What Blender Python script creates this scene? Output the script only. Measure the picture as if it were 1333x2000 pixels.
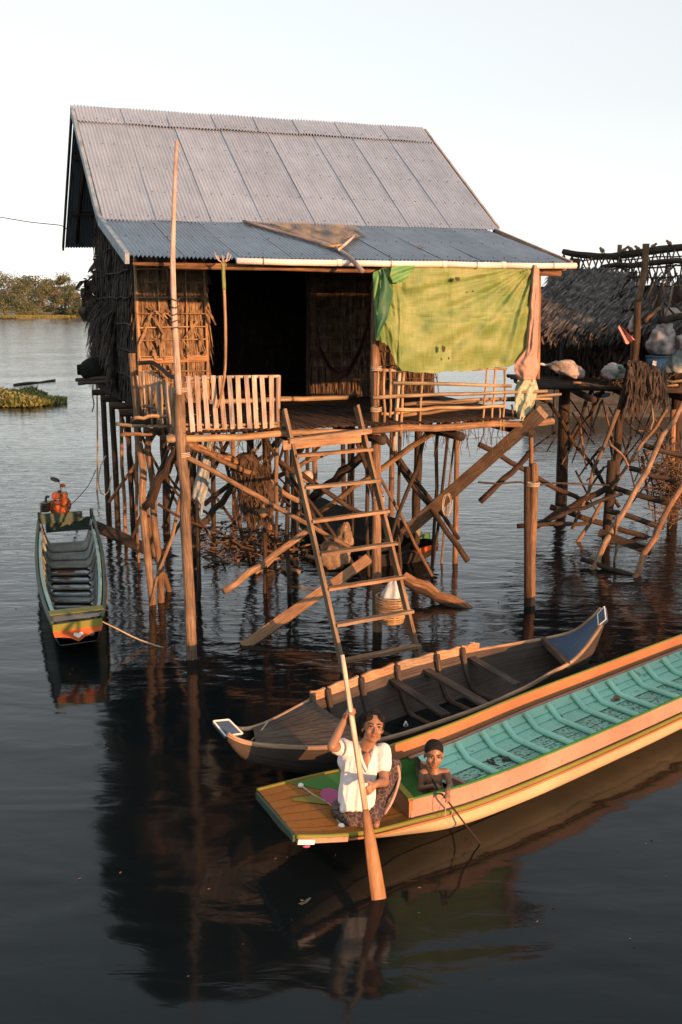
import bpy, bmesh, math, random
from mathutils import Vector, Matrix, Quaternion, noise
for _o in list(bpy.data.objects):
    bpy.data.objects.remove(_o)
R = math.radians
V = Vector
SC = bpy.context.scene
COL = SC.collection
random.seed(7)

# ------------------------------------------------------------------ camera, world, sun, exposure
CAMZ = 3.9
FPX = 1944.0                       # focal length in pixels of the 1333 x 2000 photograph
PITCH = math.atan(410.0 / FPX)
cam_d = bpy.data.cameras.new('camera')
cam_d.sensor_fit = 'VERTICAL'
cam_d.sensor_height = 36.0
cam_d.lens = FPX / 2000.0 * 36.0
cam_d.clip_start = 0.05
cam_d.clip_end = 6000
cam = bpy.data.objects.new('camera', cam_d)
COL.objects.link(cam)
cam.location = (0, 0, CAMZ)
cam.rotation_euler = (math.pi / 2 - PITCH, 0, 0)
SC.camera = cam

SUN_AZ, SUN_EL = R(36), R(6.5)     # to the right, behind the camera; low evening sun
SUN_DIR = V((math.sin(SUN_AZ) * math.cos(SUN_EL), -math.cos(SUN_AZ) * math.cos(SUN_EL), math.sin(SUN_EL)))
world = bpy.data.worlds.new('World')
SC.world = world
world.use_nodes = True
wn = world.node_tree
wn.nodes.clear()
w_out = wn.nodes.new('ShaderNodeOutputWorld')
w_bg = wn.nodes.new('ShaderNodeBackground')
w_sky = wn.nodes.new('ShaderNodeTexSky')
w_sky.sky_type = 'NISHITA'
w_sky.sun_disc = False
w_sky.sun_elevation = SUN_EL
w_sky.sun_rotation = math.atan2(SUN_DIR.x, SUN_DIR.y)
w_sky.air_density = 1.0
w_sky.dust_density = 0.8
w_sky.ozone_density = 1.0
w_hs = wn.nodes.new('ShaderNodeHueSaturation')      # thin high cloud takes the colour out of the sky
w_hs.inputs['Saturation'].default_value = 0.32
w_bg.inputs['Strength'].default_value = 0.15
wn.links.new(w_sky.outputs[0], w_hs.inputs['Color'])
w_mx = wn.nodes.new('ShaderNodeMix')                # an even veil of high cloud over the whole sky
w_mx.data_type = 'RGBA'
w_mx.inputs[0].default_value = 0.46
w_mx.inputs[7].default_value = (3.95, 4.05, 4.15, 1)
wn.links.new(w_hs.outputs[0], w_mx.inputs[6])
wn.links.new(w_mx.outputs[2], w_bg.inputs['Color'])
wn.links.new(w_bg.outputs[0], w_out.inputs['Surface'])

sun_d = bpy.data.lights.new('sun', 'SUN')
sun_d.energy = 4.8
sun_d.angle = R(0.6)
sun_d.color = (1.0, 0.455, 0.185)
sun = bpy.data.objects.new('sun', sun_d)
COL.objects.link(sun)
sun.rotation_euler = SUN_DIR.to_track_quat('Z', 'Y').to_euler()

SC.view_settings.view_transform = 'Standard'
SC.view_settings.look = 'None'
SC.view_settings.exposure = 0.88
SC.view_settings.gamma = 1.0
SC.view_settings.use_curve_mapping = False
SC.render.engine = 'CYCLES'
SC.cycles.max_bounces = 6
SC.cycles.diffuse_bounces = 3
SC.cycles.glossy_bounces = 3
SC.cycles.transparent_max_bounces = 8
SC.cycles.caustics_reflective = False
SC.cycles.caustics_refractive = False

# ------------------------------------------------------------------ measuring helpers: a sight line met with a plane of the place
CP, SP = math.cos(PITCH), math.sin(PITCH)
CAMP = V((0, 0, CAMZ))
def ray(u, v):
    dx, dy = (u - 666.5) / FPX, (1000 - v) / FPX
    return V((dx, CP + dy * SP, -SP + dy * CP))
def PZ(u, v, z=0.0):               # on the level z
    d = ray(u, v)
    return CAMP + d * ((z - CAMZ) / d.z)
def PY(u, v, Y):                   # on the upright plane at distance Y
    d = ray(u, v)
    return CAMP + d * (Y / d.y)
HO = V((-1.72, 10.6, 0))           # the house's own axes: s along its front, t towards its back
HT = R(20)
HA = V((math.cos(HT), math.sin(HT), 0))
HB = V((-math.sin(HT), math.cos(HT), 0))
def H(s, t, z):
    return HO + HA * s + HB * t + V((0, 0, z))
def PT(u, v, t):                   # on the house's upright plane t
    d = ray(u, v)
    k = (HO + HB * t - CAMP).dot(HB) / d.dot(HB)
    return CAMP + d * k

# ------------------------------------------------------------------ materials
MATS = {}
def new_mat(name):
    m = bpy.data.materials.new(name)
    m.use_nodes = True
    nt = m.node_tree
    b = nt.nodes['Principled BSDF']
    MATS[name] = m
    return m, nt, b
def N(nt, kind, **kw):
    n = nt.nodes.new(kind)
    for k, v in kw.items():
        if k.startswith('i_'):
            n.inputs[k[2:].replace('_', ' ')].default_value = v
        else:
            setattr(n, k, v)
    return n
def ramp(nt, fac, stops):
    r = nt.nodes.new('ShaderNodeValToRGB')
    e = r.color_ramp.elements
    while len(e) < len(stops):
        e.new(0.5)
    for el, (p, c) in zip(e, stops):
        el.position = p
        el.color = (c[0], c[1], c[2], 1)
    nt.links.new(fac, r.inputs[0])
    return r
def coords(nt, kind, scale):
    if kind == 'UV':
        tc = N(nt, 'ShaderNodeUVMap')
        out = tc.outputs[0]
    else:
        tc = N(nt, 'ShaderNodeTexCoord')
        out = tc.outputs[kind]
    mp = N(nt, 'ShaderNodeMapping')
    mp.inputs['Scale'].default_value = scale
    nt.links.new(out, mp.inputs['Vector'])
    return mp.outputs[0]
def vary(nt, colsock, amount=0.35):
    """each piece a little lighter or darker than the next"""
    oi = N(nt, 'ShaderNodeObjectInfo')
    mr = N(nt, 'ShaderNodeMapRange')
    mr.inputs['To Min'].default_value = 1 - amount
    mr.inputs['To Max'].default_value = 1 + amount
    nt.links.new(oi.outputs['Random'], mr.inputs['Value'])
    mx = N(nt, 'ShaderNodeMix', data_type='RGBA', blend_type='MULTIPLY')
    mx.inputs[0].default_value = 1.0
    nt.links.new(colsock, mx.inputs[6])
    nt.links.new(mr.outputs[0], mx.inputs[7])
    return mx.outputs[2]
def add_bump(nt, b, h, strength=0.4, dist=0.01):
    bp = N(nt, 'ShaderNodeBump')
    bp.inputs['Strength'].default_value = strength
    bp.inputs['Distance'].default_value = dist
    nt.links.new(h, bp.inputs['Height'])
    nt.links.new(bp.outputs[0], b.inputs['Normal'])
def mat_wood(name, dark, mid, light, sx=18.0, sy=1.6, rough=0.85, bump=0.5, var=0.25, kind='UV'):
    """weathered wood: grain runs along the piece (second UV axis, metres)"""
    m, nt, b = new_mat(name)
    v = coords(nt, kind, (sx, sy, sx))
    n1 = N(nt, 'ShaderNodeTexNoise', i_Scale=3.0, i_Detail=6.0, i_Roughness=0.65)
    nt.links.new(v, n1.inputs['Vector'])
    r = ramp(nt, n1.outputs[0], [(0.28, dark), (0.5, mid), (0.74, light)])
    v2 = coords(nt, 'Object', (1.3, 1.3, 1.3))
    n2 = N(nt, 'ShaderNodeTexNoise', i_Scale=2.2, i_Detail=4.0)
    nt.links.new(v2, n2.inputs['Vector'])
    mr = N(nt, 'ShaderNodeMapRange')
    mr.inputs['From Min'].default_value = 0.3
    mr.inputs['From Max'].default_value = 0.7
    mr.inputs['To Min'].default_value = 0.6
    mr.inputs['To Max'].default_value = 1.25
    nt.links.new(n2.outputs[0], mr.inputs['Value'])
    mx = N(nt, 'ShaderNodeMix', data_type='RGBA', blend_type='MULTIPLY')
    mx.inputs[0].default_value = 1.0
    nt.links.new(r.outputs[0], mx.inputs[6])
    nt.links.new(mr.outputs[0], mx.inputs[7])
    v3 = coords(nt, kind, (sx * 2.2, sy * .55, sx * 2.2))          # drying cracks along the grain
    n3 = N(nt, 'ShaderNodeTexNoise', i_Scale=2.4, i_Detail=3.0, i_Roughness=0.5)
    nt.links.new(v3, n3.inputs['Vector'])
    ck_ = ramp(nt, n3.outputs[0], [(0.33, (0.32, 0.29, 0.27)), (0.40, (1.0, 1.0, 1.0))])
    m4 = N(nt, 'ShaderNodeMix', data_type='RGBA', blend_type='MULTIPLY'); m4.inputs[0].default_value = 1.0
    nt.links.new(mx.outputs[2], m4.inputs[6]); nt.links.new(ck_.outputs[0], m4.inputs[7])
    mx = m4
    oi = N(nt, 'ShaderNodeObjectInfo')                 # some pieces weathered grey, some still warm
    ml = N(nt, 'ShaderNodeMath', operation='MULTIPLY'); ml.inputs[1].default_value = 7.31
    fr = N(nt, 'ShaderNodeMath', operation='FRACT')
    nt.links.new(oi.outputs['Random'], ml.inputs[0]); nt.links.new(ml.outputs[0], fr.inputs[0])
    gt = ramp(nt, fr.outputs[0], [(0.0, (0.80, 0.92, 1.02)), (0.45, (1.0, 1.0, 1.0)), (1.0, (1.10, 0.98, 0.86))] if var > .1 else [(0, (1, 1, 1)), (1, (1, 1, 1))])
    m3 = N(nt, 'ShaderNodeMix', data_type='RGBA', blend_type='MULTIPLY'); m3.inputs[0].default_value = 1.0
    nt.links.new(mx.outputs[2], m3.inputs[6]); nt.links.new(gt.outputs[0], m3.inputs[7])
    nt.links.new(vary(nt, m3.outputs[2], var), b.inputs['Base Color'])
    b.inputs['Roughness'].default_value = rough
    b.inputs['Specular IOR Level'].default_value = 0.3
    add_bump(nt, b, n1.outputs[0], bump, 0.012)
    return m
def mat_mottle(name, c1, c2, c3=None, scale=6.0, rough=0.7, bump=0.2, bscale=None, kind='Object', var=0.0, metal=0.0, stretch=(1, 1, 1), stops=(0.32, 0.5, 0.68), detail=6.0):
    m, nt, b = new_mat(name)
    v = coords(nt, kind, stretch)
    n1 = N(nt, 'ShaderNodeTexNoise', i_Scale=scale, i_Detail=detail, i_Roughness=0.62)
    nt.links.new(v, n1.inputs['Vector'])
    st = [(stops[0], c1), (stops[2], c2)] if c3 is None else [(stops[0], c1), (stops[1], c2), (stops[2], c3)]
    r = ramp(nt, n1.outputs[0], st)
    c = r.outputs[0]
    if var:
        c = vary(nt, c, var)
    nt.links.new(c, b.inputs['Base Color'])
    b.inputs['Roughness'].default_value = rough
    b.inputs['Metallic'].default_value = metal
    if bump:
        n2 = N(nt, 'ShaderNodeTexNoise', i_Scale=bscale or scale * 3, i_Detail=4.0)
        nt.links.new(v, n2.inputs['Vector'])
        add_bump(nt, b, n2.outputs[0], bump, 0.01)
    return m

mat_wood('post_wood', (0.07, 0.042, 0.026), (0.215, 0.13, 0.076), (0.36, 0.235, 0.145))
mat_wood('dark_wood', (0.018, 0.012, 0.009), (0.046, 0.031, 0.022), (0.095, 0.066, 0.046))  # tone also deepened to carry the shade of parts under roof and floor
mat_wood('plank_wood', (0.10, 0.062, 0.036), (0.27, 0.17, 0.10), (0.39, 0.265, 0.17), sx=26, sy=1.2)
mat_wood('grey_wood', (0.16, 0.125, 0.11), (0.36, 0.30, 0.27), (0.52, 0.45, 0.41), sx=26, sy=1.5)
mat_wood('bamboo', (0.14, 0.09, 0.05), (0.32, 0.22, 0.125), (0.47, 0.35, 0.22), sx=10, sy=1.0, rough=0.55, bump=0.25)
mat_wood('pale_bamboo', (0.30, 0.235, 0.17), (0.52, 0.43, 0.33), (0.66, 0.57, 0.46), sx=10, sy=1.0, rough=0.55, bump=0.25)
mat_wood('green_bamboo', (0.10, 0.13, 0.03), (0.24, 0.27, 0.07), (0.36, 0.36, 0.14), sx=8, sy=0.8, rough=0.45, bump=0.2)
mat_wood('boat_wood', (0.022, 0.017, 0.014), (0.062, 0.047, 0.037), (0.125, 0.097, 0.077), sx=16, sy=1.0)
mat_wood('rail_wood', (0.14, 0.085, 0.05), (0.31, 0.20, 0.125), (0.42, 0.29, 0.19), sx=18, sy=1.0)
mat_wood('oar_wood', (0.12, 0.05, 0.02), (0.27, 0.13, 0.05), (0.36, 0.19, 0.08), sx=20, sy=0.9, rough=0.5, bump=0.2, var=0.0)
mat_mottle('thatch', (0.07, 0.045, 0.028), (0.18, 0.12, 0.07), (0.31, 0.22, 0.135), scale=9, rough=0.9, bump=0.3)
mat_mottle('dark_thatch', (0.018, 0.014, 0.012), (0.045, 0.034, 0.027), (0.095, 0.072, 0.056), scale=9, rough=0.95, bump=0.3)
mat_mottle('grey_thatch', (0.025, 0.022, 0.021), (0.085, 0.077, 0.072), (0.19, 0.175, 0.16), scale=7, rough=0.9, bump=0.3)
mat_mottle('twigs', (0.03, 0.02, 0.014), (0.09, 0.058, 0.036), (0.23, 0.145, 0.08), scale=5, rough=0.95, bump=0.3)
mat_mottle('soot', (0.012, 0.010, 0.009), (0.03, 0.025, 0.022), scale=5, rough=0.95, bump=0.2)

def mat_metal_sheet(name, c1, c2, c3, metal, rough):
    m, nt, b = new_mat(name)
    v = coords(nt, 'UV', (1, 1, 1))
    n1 = N(nt, 'ShaderNodeTexNoise', i_Scale=1.6, i_Detail=7.0, i_Roughness=0.65)
    nt.links.new(v, n1.inputs['Vector'])
    r = ramp(nt, n1.outputs[0], [(0.3, c1), (0.52, c2), (0.72, c3)])
    v2 = coords(nt, 'UV', (14, 0.8, 1))
    n2 = N(nt, 'ShaderNodeTexNoise', i_Scale=2.0, i_Detail=5.0)
    nt.links.new(v2, n2.inputs['Vector'])
    r2 = ramp(nt, n2.outputs[0], [(0.30, (0.88, 0.87, 0.86)), (0.65, (1.03, 1.03, 1.03))])
    mx = N(nt, 'ShaderNodeMix', data_type='RGBA', blend_type='MULTIPLY')
    mx.inputs[0].default_value = 1.0
    nt.links.new(r.outputs[0], mx.inputs[6])
    nt.links.new(r2.outputs[0], mx.inputs[7])
    nt.links.new(vary(nt, mx.outputs[2], 0.07), b.inputs['Base Color'])
    b.inputs['Metallic'].default_value = metal
    b.inputs['Roughness'].default_value = rough
    return m
mat_metal_sheet('zinc_sheet', (0.27, 0.34, 0.43), (0.335, 0.42, 0.525), (0.40, 0.49, 0.60), 0.2, 0.5)
mat_metal_sheet('zinc_sheet_low', (0.16, 0.22, 0.28), (0.22, 0.295, 0.365), (0.30, 0.375, 0.44), 0.45, 0.42)
mat_mottle('screw_metal', (0.05, 0.04, 0.035), (0.10, 0.08, 0.07), scale=40, rough=0.6, metal=0.4, bump=0)
mat_mottle('pvc', (0.62, 0.55, 0.52), (0.76, 0.70, 0.67), scale=4, rough=0.45, bump=0.05)
mat_mottle('verge_paint', (0.10, 0.15, 0.19), (0.20, 0.27, 0.32), (0.30, 0.34, 0.36), scale=7, rough=0.6)

# ------------------------------------------------------------------ mesh building
BASE = {}
class MB:
    def __init__(s):
        s.v, s.f, s.uv, s.mi = [], [], [], []
    def face(s, idx, uv, m=0):
        s.f.append(tuple(idx)); s.uv.append(uv); s.mi.append(m)
    def tube(s, pts, rad, sides=8, cap=True, wob=0.0, m=0, flat=1.0, up=None):
        pts = [V(p) for p in pts]
        n = len(pts)
        if not hasattr(rad, '__len__'):
            rad = [rad] * n
        k0 = len(s.v)
        L = 0.0
        prev = None
        lens = []
        for i, p in enumerate(pts):
            d = (pts[min(i + 1, n - 1)] - pts[max(i - 1, 0)])
            if d.length < 1e-9: d = V((0, 0, 1))
            d.normalize()
            if prev is None:
                ref = V(up) if up is not None else (V((0, 0, 1)) if abs(d.z) < 0.9 else V((0, 1, 0)))
                a = ref.cross(d).normalized()
            else:
                a = (prev - d * prev.dot(d)).normalized()
            prev = a
            b = d.cross(a)
            if i: L += (p - pts[i - 1]).length
            lens.append(L)
            for j in range(sides):
                t = 2 * math.pi * j / sides
                r = rad[i] * (1 + (random.uniform(-wob, wob) if wob else 0))
                s.v.append(p + a * (math.cos(t) * r) + b * (math.sin(t) * r * flat))
        off = random.uniform(0, 9)
        for i in range(n - 1):
            for j in range(sides):
                j2 = (j + 1) % sides
                c = 2 * math.pi * max(rad) / sides
                s.face((k0 + i * sides + j, k0 + i * sides + j2, k0 + (i + 1) * sides + j2, k0 + (i + 1) * sides + j),
                       [(off + c * j, off + lens[i]), (off + c * (j + 1), off + lens[i]), (off + c * (j + 1), off + lens[i + 1]), (off + c * j, off + lens[i + 1])], m)
        if cap:
            s.face([k0 + j for j in range(sides)][::-1], [(off + math.cos(6.283 * j / sides) * rad[0], off + math.sin(6.283 * j / sides) * rad[0]) for j in range(sides)][::-1], m)
            q = k0 + (n - 1) * sides
            s.face([q + j for j in range(sides)], [(off + math.cos(6.283 * j / sides) * rad[-1], off + math.sin(6.283 * j / sides) * rad[-1]) for j in range(sides)], m)
        return s
    def plank(s, p0, p1, w, th, up=(0, 0, 1), segs=1, jit=0.0, m=0, w1=None):
        """a board from p0 to p1, w across, th thick along `up`"""
        p0, p1 = V(p0), V(p1)
        d = (p1 - p0)
        L = d.length
        d.normalize()
        up = V(up)
        a = d.cross(up).normalized()
        b = a.cross(d).normalized()
        k0 = len(s.v)
        w1 = w if w1 is None else w1
        for i in range(segs + 1):
            t = i / segs
            p = p0.lerp(p1, t)
            ww = w + (w1 - w) * t
            for sx, sy in ((-1, -1), (1, -1), (1, 1), (-1, 1)):
                q = p + a * (sx * ww / 2) + b * (sy * th / 2)
                if jit: q += V((random.uniform(-jit, jit), random.uniform(-jit, jit), random.uniform(-jit, jit)))
                s.v.append(q)
        o = random.uniform(0, 9)
        for i in range(segs):
            for j in range(4):
                j2 = (j + 1) % 4
                c = w if j in (0, 2) else th
                y0, y1 = o + L * i / segs, o + L * (i + 1) / segs
                x0 = o + j * 0.37
                s.face((k0 + 4 * i + j, k0 + 4 * i + j2, k0 + 4 * i + 4 + j2, k0 + 4 * i + 4 + j), [(x0, y0), (x0 + c, y0), (x0 + c, y1), (x0, y1)], m)
        s.face((k0 + 3, k0 + 2, k0 + 1, k0), [(o, o + th), (o + w, o + th), (o + w, o), (o, o)], m)
        q = k0 + 4 * segs
        s.face((q, q + 1, q + 2, q + 3), [(o, o), (o + w, o), (o + w, o + th), (o, o + th)], m)
        return s
    def grid(s, fn, nu, nv, m=0, flip=False, uvs=(1, 1)):
        k0 = len(s.v)
        for j in range(nv + 1):
            for i in range(nu + 1):
                s.v.append(V(fn(i / nu, j / nv)))
        for j in range(nv):
            for i in range(nu):
                a = k0 + j * (nu + 1) + i
                q = [a, a + 1, a + nu + 2, a + nu + 1]
                uv = [(i / nu * uvs[0], j / nv * uvs[1]), ((i + 1) / nu * uvs[0], j / nv * uvs[1]), ((i + 1) / nu * uvs[0], (j + 1) / nv * uvs[1]), (i / nu * uvs[0], (j + 1) / nv * uvs[1])]
                if flip: q, uv = q[::-1], uv[::-1]
                s.face(q, uv, m)
        return s
    def quad(s, a, b, c, d, m=0):
        k = len(s.v)
        s.v += [V(a), V(b), V(c), V(d)]
        w, h = (V(b) - V(a)).length, (V(d) - V(a)).length
        o = random.uniform(0, 9)
        s.face((k, k + 1, k + 2, k + 3), [(o, o), (o + w, o), (o + w, o + h), (o, o + h)], m)
        return s
    def strip(s, p0, p1, w, side, m=0, curl=0.0):
        """one leaf or straw: a tapering folded ribbon"""
        p0, p1, side = V(p0), V(p1), V(side).normalized()
        d = (p1 - p0)
        nrm = d.cross(side).normalized()
        mid = p0.lerp(p1, 0.5) + nrm * curl
        s.quad(p0 - side * w / 2, p0 + side * w / 2, mid + side * w / 2, mid - side * w / 2, m)
        s.quad(mid - side * w / 2, mid + side * w / 2, p1 + side * w * 0.2, p1 - side * w * 0.2, m)
        return s
    def ell(s, c, r, rot=None, nu=14, nv=9, m=0):
        c = V(c)
        k0 = len(s.v)
        if not hasattr(r, '__len__'): r = (r, r, r)
        for j in range(nv + 1):
            ph = math.pi * j / nv
            for i in range(nu):
                th = 2 * math.pi * i / nu
                p = V((r[0] * math.sin(ph) * math.cos(th), r[1] * math.sin(ph) * math.sin(th), r[2] * math.cos(ph)))
                if rot is not None: p = rot @ p
                s.v.append(c + p)
        for j in range(nv):
            for i in range(nu):
                i2 = (i + 1) % nu
                a = [k0 + j * nu + i, k0 + (j + 1) * nu + i, k0 + (j + 1) * nu + i2, k0 + j * nu + i2]
                s.face(a, [(i / nu * r[0] * 6, j / nv * r[2] * 3), (i / nu * r[0] * 6, (j + 1) / nv * r[2] * 3), ((i + 1) / nu * r[0] * 6, (j + 1) / nv * r[2] * 3), ((i + 1) / nu * r[0] * 6, j / nv * r[2] * 3)], m)
        return s
    def cap2(s, p0, r0, p1, r1, n=8, m=0):
        """a tapered limb with round ends"""
        p0, p1 = V(p0), V(p1)
        d = (p1 - p0)
        L = max(d.length, 1e-6)
        d.normalize()
        pts, rr = [], []
        for k in range(0, 5):
            a = math.pi / 2 * (1 - k / 4)
            pts.append(p0 - d * (r0 * math.sin(a))); rr.append(max(r0 * math.cos(a), 1e-4))
        for k in range(0, 5):
            a = math.pi / 2 * k / 4
            pts.append(p1 + d * (r1 * math.sin(a))); rr.append(max(r1 * math.cos(a), 1e-4))
        return s.tube(pts, rr, 12, True, 0, m)
    def build(s, name, mat, parent=None, smooth=False, origin=None):
        me = bpy.data.meshes.new(name)
        if parent is not None:
            base = BASE[parent.name]
        else:
            base = V(origin) if origin is not None else V((0, 0, 0))
        me.from_pydata([tuple(p - base) for p in s.v], [], s.f)
        uvl = me.uv_layers.new(name='UVMap')
        flat = [c for face in s.uv for uv in face for c in uv]
        uvl.data.foreach_set('uv', flat)
        for mm in (mat if isinstance(mat, (list, tuple)) else [mat]):
            me.materials.append(MATS[mm])
        if isinstance(mat, (list, tuple)):
            me.polygons.foreach_set('material_index', s.mi)
        if smooth:
            me.polygons.foreach_set('use_smooth', [True] * len(me.polygons))
        me.update()
        o = bpy.data.objects.new(name, me)
        COL.objects.link(o)
        if parent is not None:
            o.parent = parent
        else:
            o.location = base
        BASE[o.name] = base
        return o
def tag(o, label=None, cat=None, group=None, kind=None):
    if label: o['label'] = label
    if cat: o['category'] = cat
    if group: o['group'] = group
    if kind: o['kind'] = kind
    return o
def thing(name, loc, label, cat, group=None):
    o = bpy.data.objects.new(name, None)
    o.empty_display_size = 0.2
    COL.objects.link(o)
    o.location = loc
    BASE[o.name] = V(loc)
    return tag(o, label, cat, group)
def copy_thing(src, loc, rz=0.0, scale=1.0, label=None):
    c = src.copy(); COL.objects.link(c)
    c.location = loc; c.rotation_euler = (0, 0, rz); c.scale = (scale,) * 3
    if label: c['label'] = label
    for ch in src.children:
        d = ch.copy(); COL.objects.link(d); d.parent = c
        for g in ch.children:
            e = g.copy(); COL.objects.link(e); e.parent = d
    return c
def bend(p0, p1, n=5, amp=0.02):
    """a slightly crooked line between two points"""
    p0, p1 = V(p0), V(p1)
    out = []
    d = (p1 - p0).normalized()
    for i in range(n + 1):
        t = i / n
        p = p0.lerp(p1, t)
        if 0 < i < n:
            q = V((random.uniform(-1, 1), random.uniform(-1, 1), random.uniform(-1, 1)))
            q -= d * q.dot(d)
            p += q * amp
        out.append(p)
    return out
def log(name, p0, p1, r0, r1, mat, parent=None, n=6, amp=0.02, sides=9, wob=0.06, origin=None):
    pts = bend(p0, p1, n, amp)
    rr = [r0 + (r1 - r0) * i / n for i in range(n + 1)]
    return MB().tube(pts, rr, sides, True, wob).build(name, mat, parent, True, origin)
def logpts(name, pts, r0, r1, mat, parent=None, sides=9, wob=0.06, origin=None, sub=3):
    """a crooked post through given points"""
    P = [V(p) for p in pts]
    out = []
    for i in range(len(P) - 1):
        a, b = P[i], P[i + 1]
        pa, pb = P[max(i - 1, 0)], P[min(i + 2, len(P) - 1)]
        for k in range(sub):
            t = k / sub
            out.append(0.5 * ((2 * a) + (b - pa) * t + (2 * pa - 5 * a + 4 * b - pb) * t * t + (3 * a - pa - 3 * b + pb) * t ** 3))
    out.append(P[-1])
    n = len(out) - 1
    rr = [r0 + (r1 - r0) * i / n for i in range(n + 1)]
    return MB().tube(out, rr, sides, True, wob).build(name, mat, parent, True, origin)
def bamboo(name, p0, p1, r0, r1, mat='bamboo', parent=None, amp=0.012, node=0.32, sides=8, origin=None):
    """a cane with a knuckle every `node` metres"""
    p0, p1 = V(p0), V(p1)
    L = (p1 - p0).length
    n = max(2, int(L / node))
    line = bend(p0, p1, n, amp)
    pts, rr = [], []
    for i in range(n):
        r = r0 + (r1 - r0) * i / n
        a, b = line[i], line[i + 1]
        for t, k in ((0.0, 1.12), (0.05, 0.98), (0.5, 0.95), (0.95, 0.98)):
            pts.append(a.lerp(b, t)); rr.append(r * k)
    pts.append(line[-1]); rr.append(r1)
    return MB().tube(pts, rr, sides, True, 0).build(name, mat, parent, True, origin)
def lashing(name, p, axis, r, parent, turns=4, mat='rope'):
    axis = V(axis).normalized()
    a = axis.orthogonal().normalized(); b = axis.cross(a)
    pts = []
    for i in range(turns * 10 + 1):
        t = i / 10 * 2 * math.pi
        pts.append(V(p) + axis * ((i / (turns * 10) - 0.5) * 0.018 * turns) + (a * math.cos(t) + b * math.sin(t)) * r)
    return MB().tube(pts, 0.007, 5).build(name, mat, parent, True)
mat_mottle('rope', (0.30, 0.24, 0.17), (0.50, 0.42, 0.31), scale=40, rough=0.9, bump=0.3)
mat_mottle('dark_rope', (0.03, 0.03, 0.03), (0.08, 0.07, 0.06), scale=40, rough=0.9, bump=0.3)
# ================================================================== water, bank, far trees
def make_water():
    m, nt, b = new_mat('river_water')
    b.inputs['Base Color'].default_value = (0.0055, 0.008, 0.009, 1)
    b.inputs['Roughness'].default_value = 0.085
    b.inputs['Specular Tint'].default_value = (0.50, 0.71, 0.83, 1)
    b.inputs['IOR'].default_value = 1.333
    tc = N(nt, 'ShaderNodeTexCoord')
    def nz(scale, sx, sy, detail, rot=0.0, dist=0.0):
        mp = N(nt, 'ShaderNodeMapping')
        mp.inputs['Scale'].default_value = (sx, sy, 1)
        mp.inputs['Rotation'].default_value = (0, 0, rot)
        nt.links.new(tc.outputs['Object'], mp.inputs['Vector'])
        n = N(nt, 'ShaderNodeTexNoise', i_Scale=scale, i_Detail=detail, i_Roughness=0.5, i_Distortion=dist)
        nt.links.new(mp.outputs[0], n.inputs['Vector'])
        return n.outputs[0]
    a = nz(1.0, 0.55, 1.25, 2.0, R(12), 0.6)       # slow swell
    c = nz(3.6, 0.6, 1.5, 3.0, R(20), 0.8)         # ripples
    # ripples lie in patches: calm by the landing, livelier under and beyond the house
    p = nz(0.16, 1, 1, 2.0)
    sep = N(nt, 'ShaderNodeSeparateXYZ')
    nt.links.new(tc.outputs['Object'], sep.inputs[0])
    mr = N(nt, 'ShaderNodeMapRange')
    mr.inputs['From Min'].default_value = 8.5
    mr.inputs['From Max'].default_value = 15.0
    mr.inputs['To Min'].default_value = 0.08
    mr.inputs['To Max'].default_value = 0.62
    nt.links.new(sep.outputs['Y'], mr.inputs['Value'])
    pm = N(nt, 'ShaderNodeMapRange')
    pm.inputs['From Min'].default_value = 0.35
    pm.inputs['From Max'].default_value = 0.65
    pm.inputs['To Min'].default_value = 0.45
    pm.inputs['To Max'].default_value = 1.2
    nt.links.new(p, pm.inputs['Value'])
    k = N(nt, 'ShaderNodeMath', operation='MULTIPLY')
    nt.links.new(mr.outputs[0], k.inputs[0]); nt.links.new(pm.outputs[0], k.inputs[1])
    k2 = N(nt, 'ShaderNodeMath', operation='MULTIPLY')
    nt.links.new(k.outputs[0], k2.inputs[0]); nt.links.new(c, k2.inputs[1])
    k3 = N(nt, 'ShaderNodeMath', operation='MULTIPLY_ADD')
    nt.links.new(a, k3.inputs[0]); k3.inputs[1].default_value = 0.62
    nt.links.new(k2.outputs[0], k3.inputs[2])
    add_bump(nt, b, k3.outputs[0], 1.0, 0.035)
make_water()
w = MB()
w.quad((-2500, -600, 0), (2500, -600, 0), (2500, 4500, 0), (-2500, 4500, 0))
tag(w.build('water', 'river_water'), kind='structure')

def mat_leaf(name, c1, c2, c3, scale):
    m, nt, b = new_mat(name)
    v = coords(nt, 'Object', (1, 1, 1))
    n1 = N(nt, 'ShaderNodeTexNoise', i_Scale=scale, i_Detail=5.0, i_Roughness=0.7)
    nt.links.new(v, n1.inputs['Vector'])
    r = ramp(nt, n1.outputs[0], [(0.3, c1), (0.5, c2), (0.72, c3)])
    nt.links.new(vary(nt, r.outputs[0], 0.2), b.inputs['Base Color'])
    b.inputs['Roughness'].default_value = 0.6
    b.inputs['Subsurface Weight'].default_value = 0.0
    return m
mat_leaf('leaf', (0.022, 0.038, 0.013), (0.055, 0.07, 0.022), (0.125, 0.105, 0.035), 0.35)
mat_leaf('far_leaf', (0.05, 0.06, 0.035), (0.075, 0.085, 0.05), (0.10, 0.11, 0.06), 0.2)
mat_leaf('water_plant', (0.05, 0.07, 0.018), (0.11, 0.13, 0.03), (0.19, 0.17, 0.05), 1.2)
mat_mottle('bark', (0.07, 0.05, 0.04), (0.16, 0.12, 0.09), scale=3, rough=0.9)
mat_mottle('bank_grass', (0.07, 0.075, 0.025), (0.15, 0.14, 0.045), (0.22, 0.19, 0.07), scale=0.4, rough=0.9, bump=0.4, bscale=2)

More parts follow.
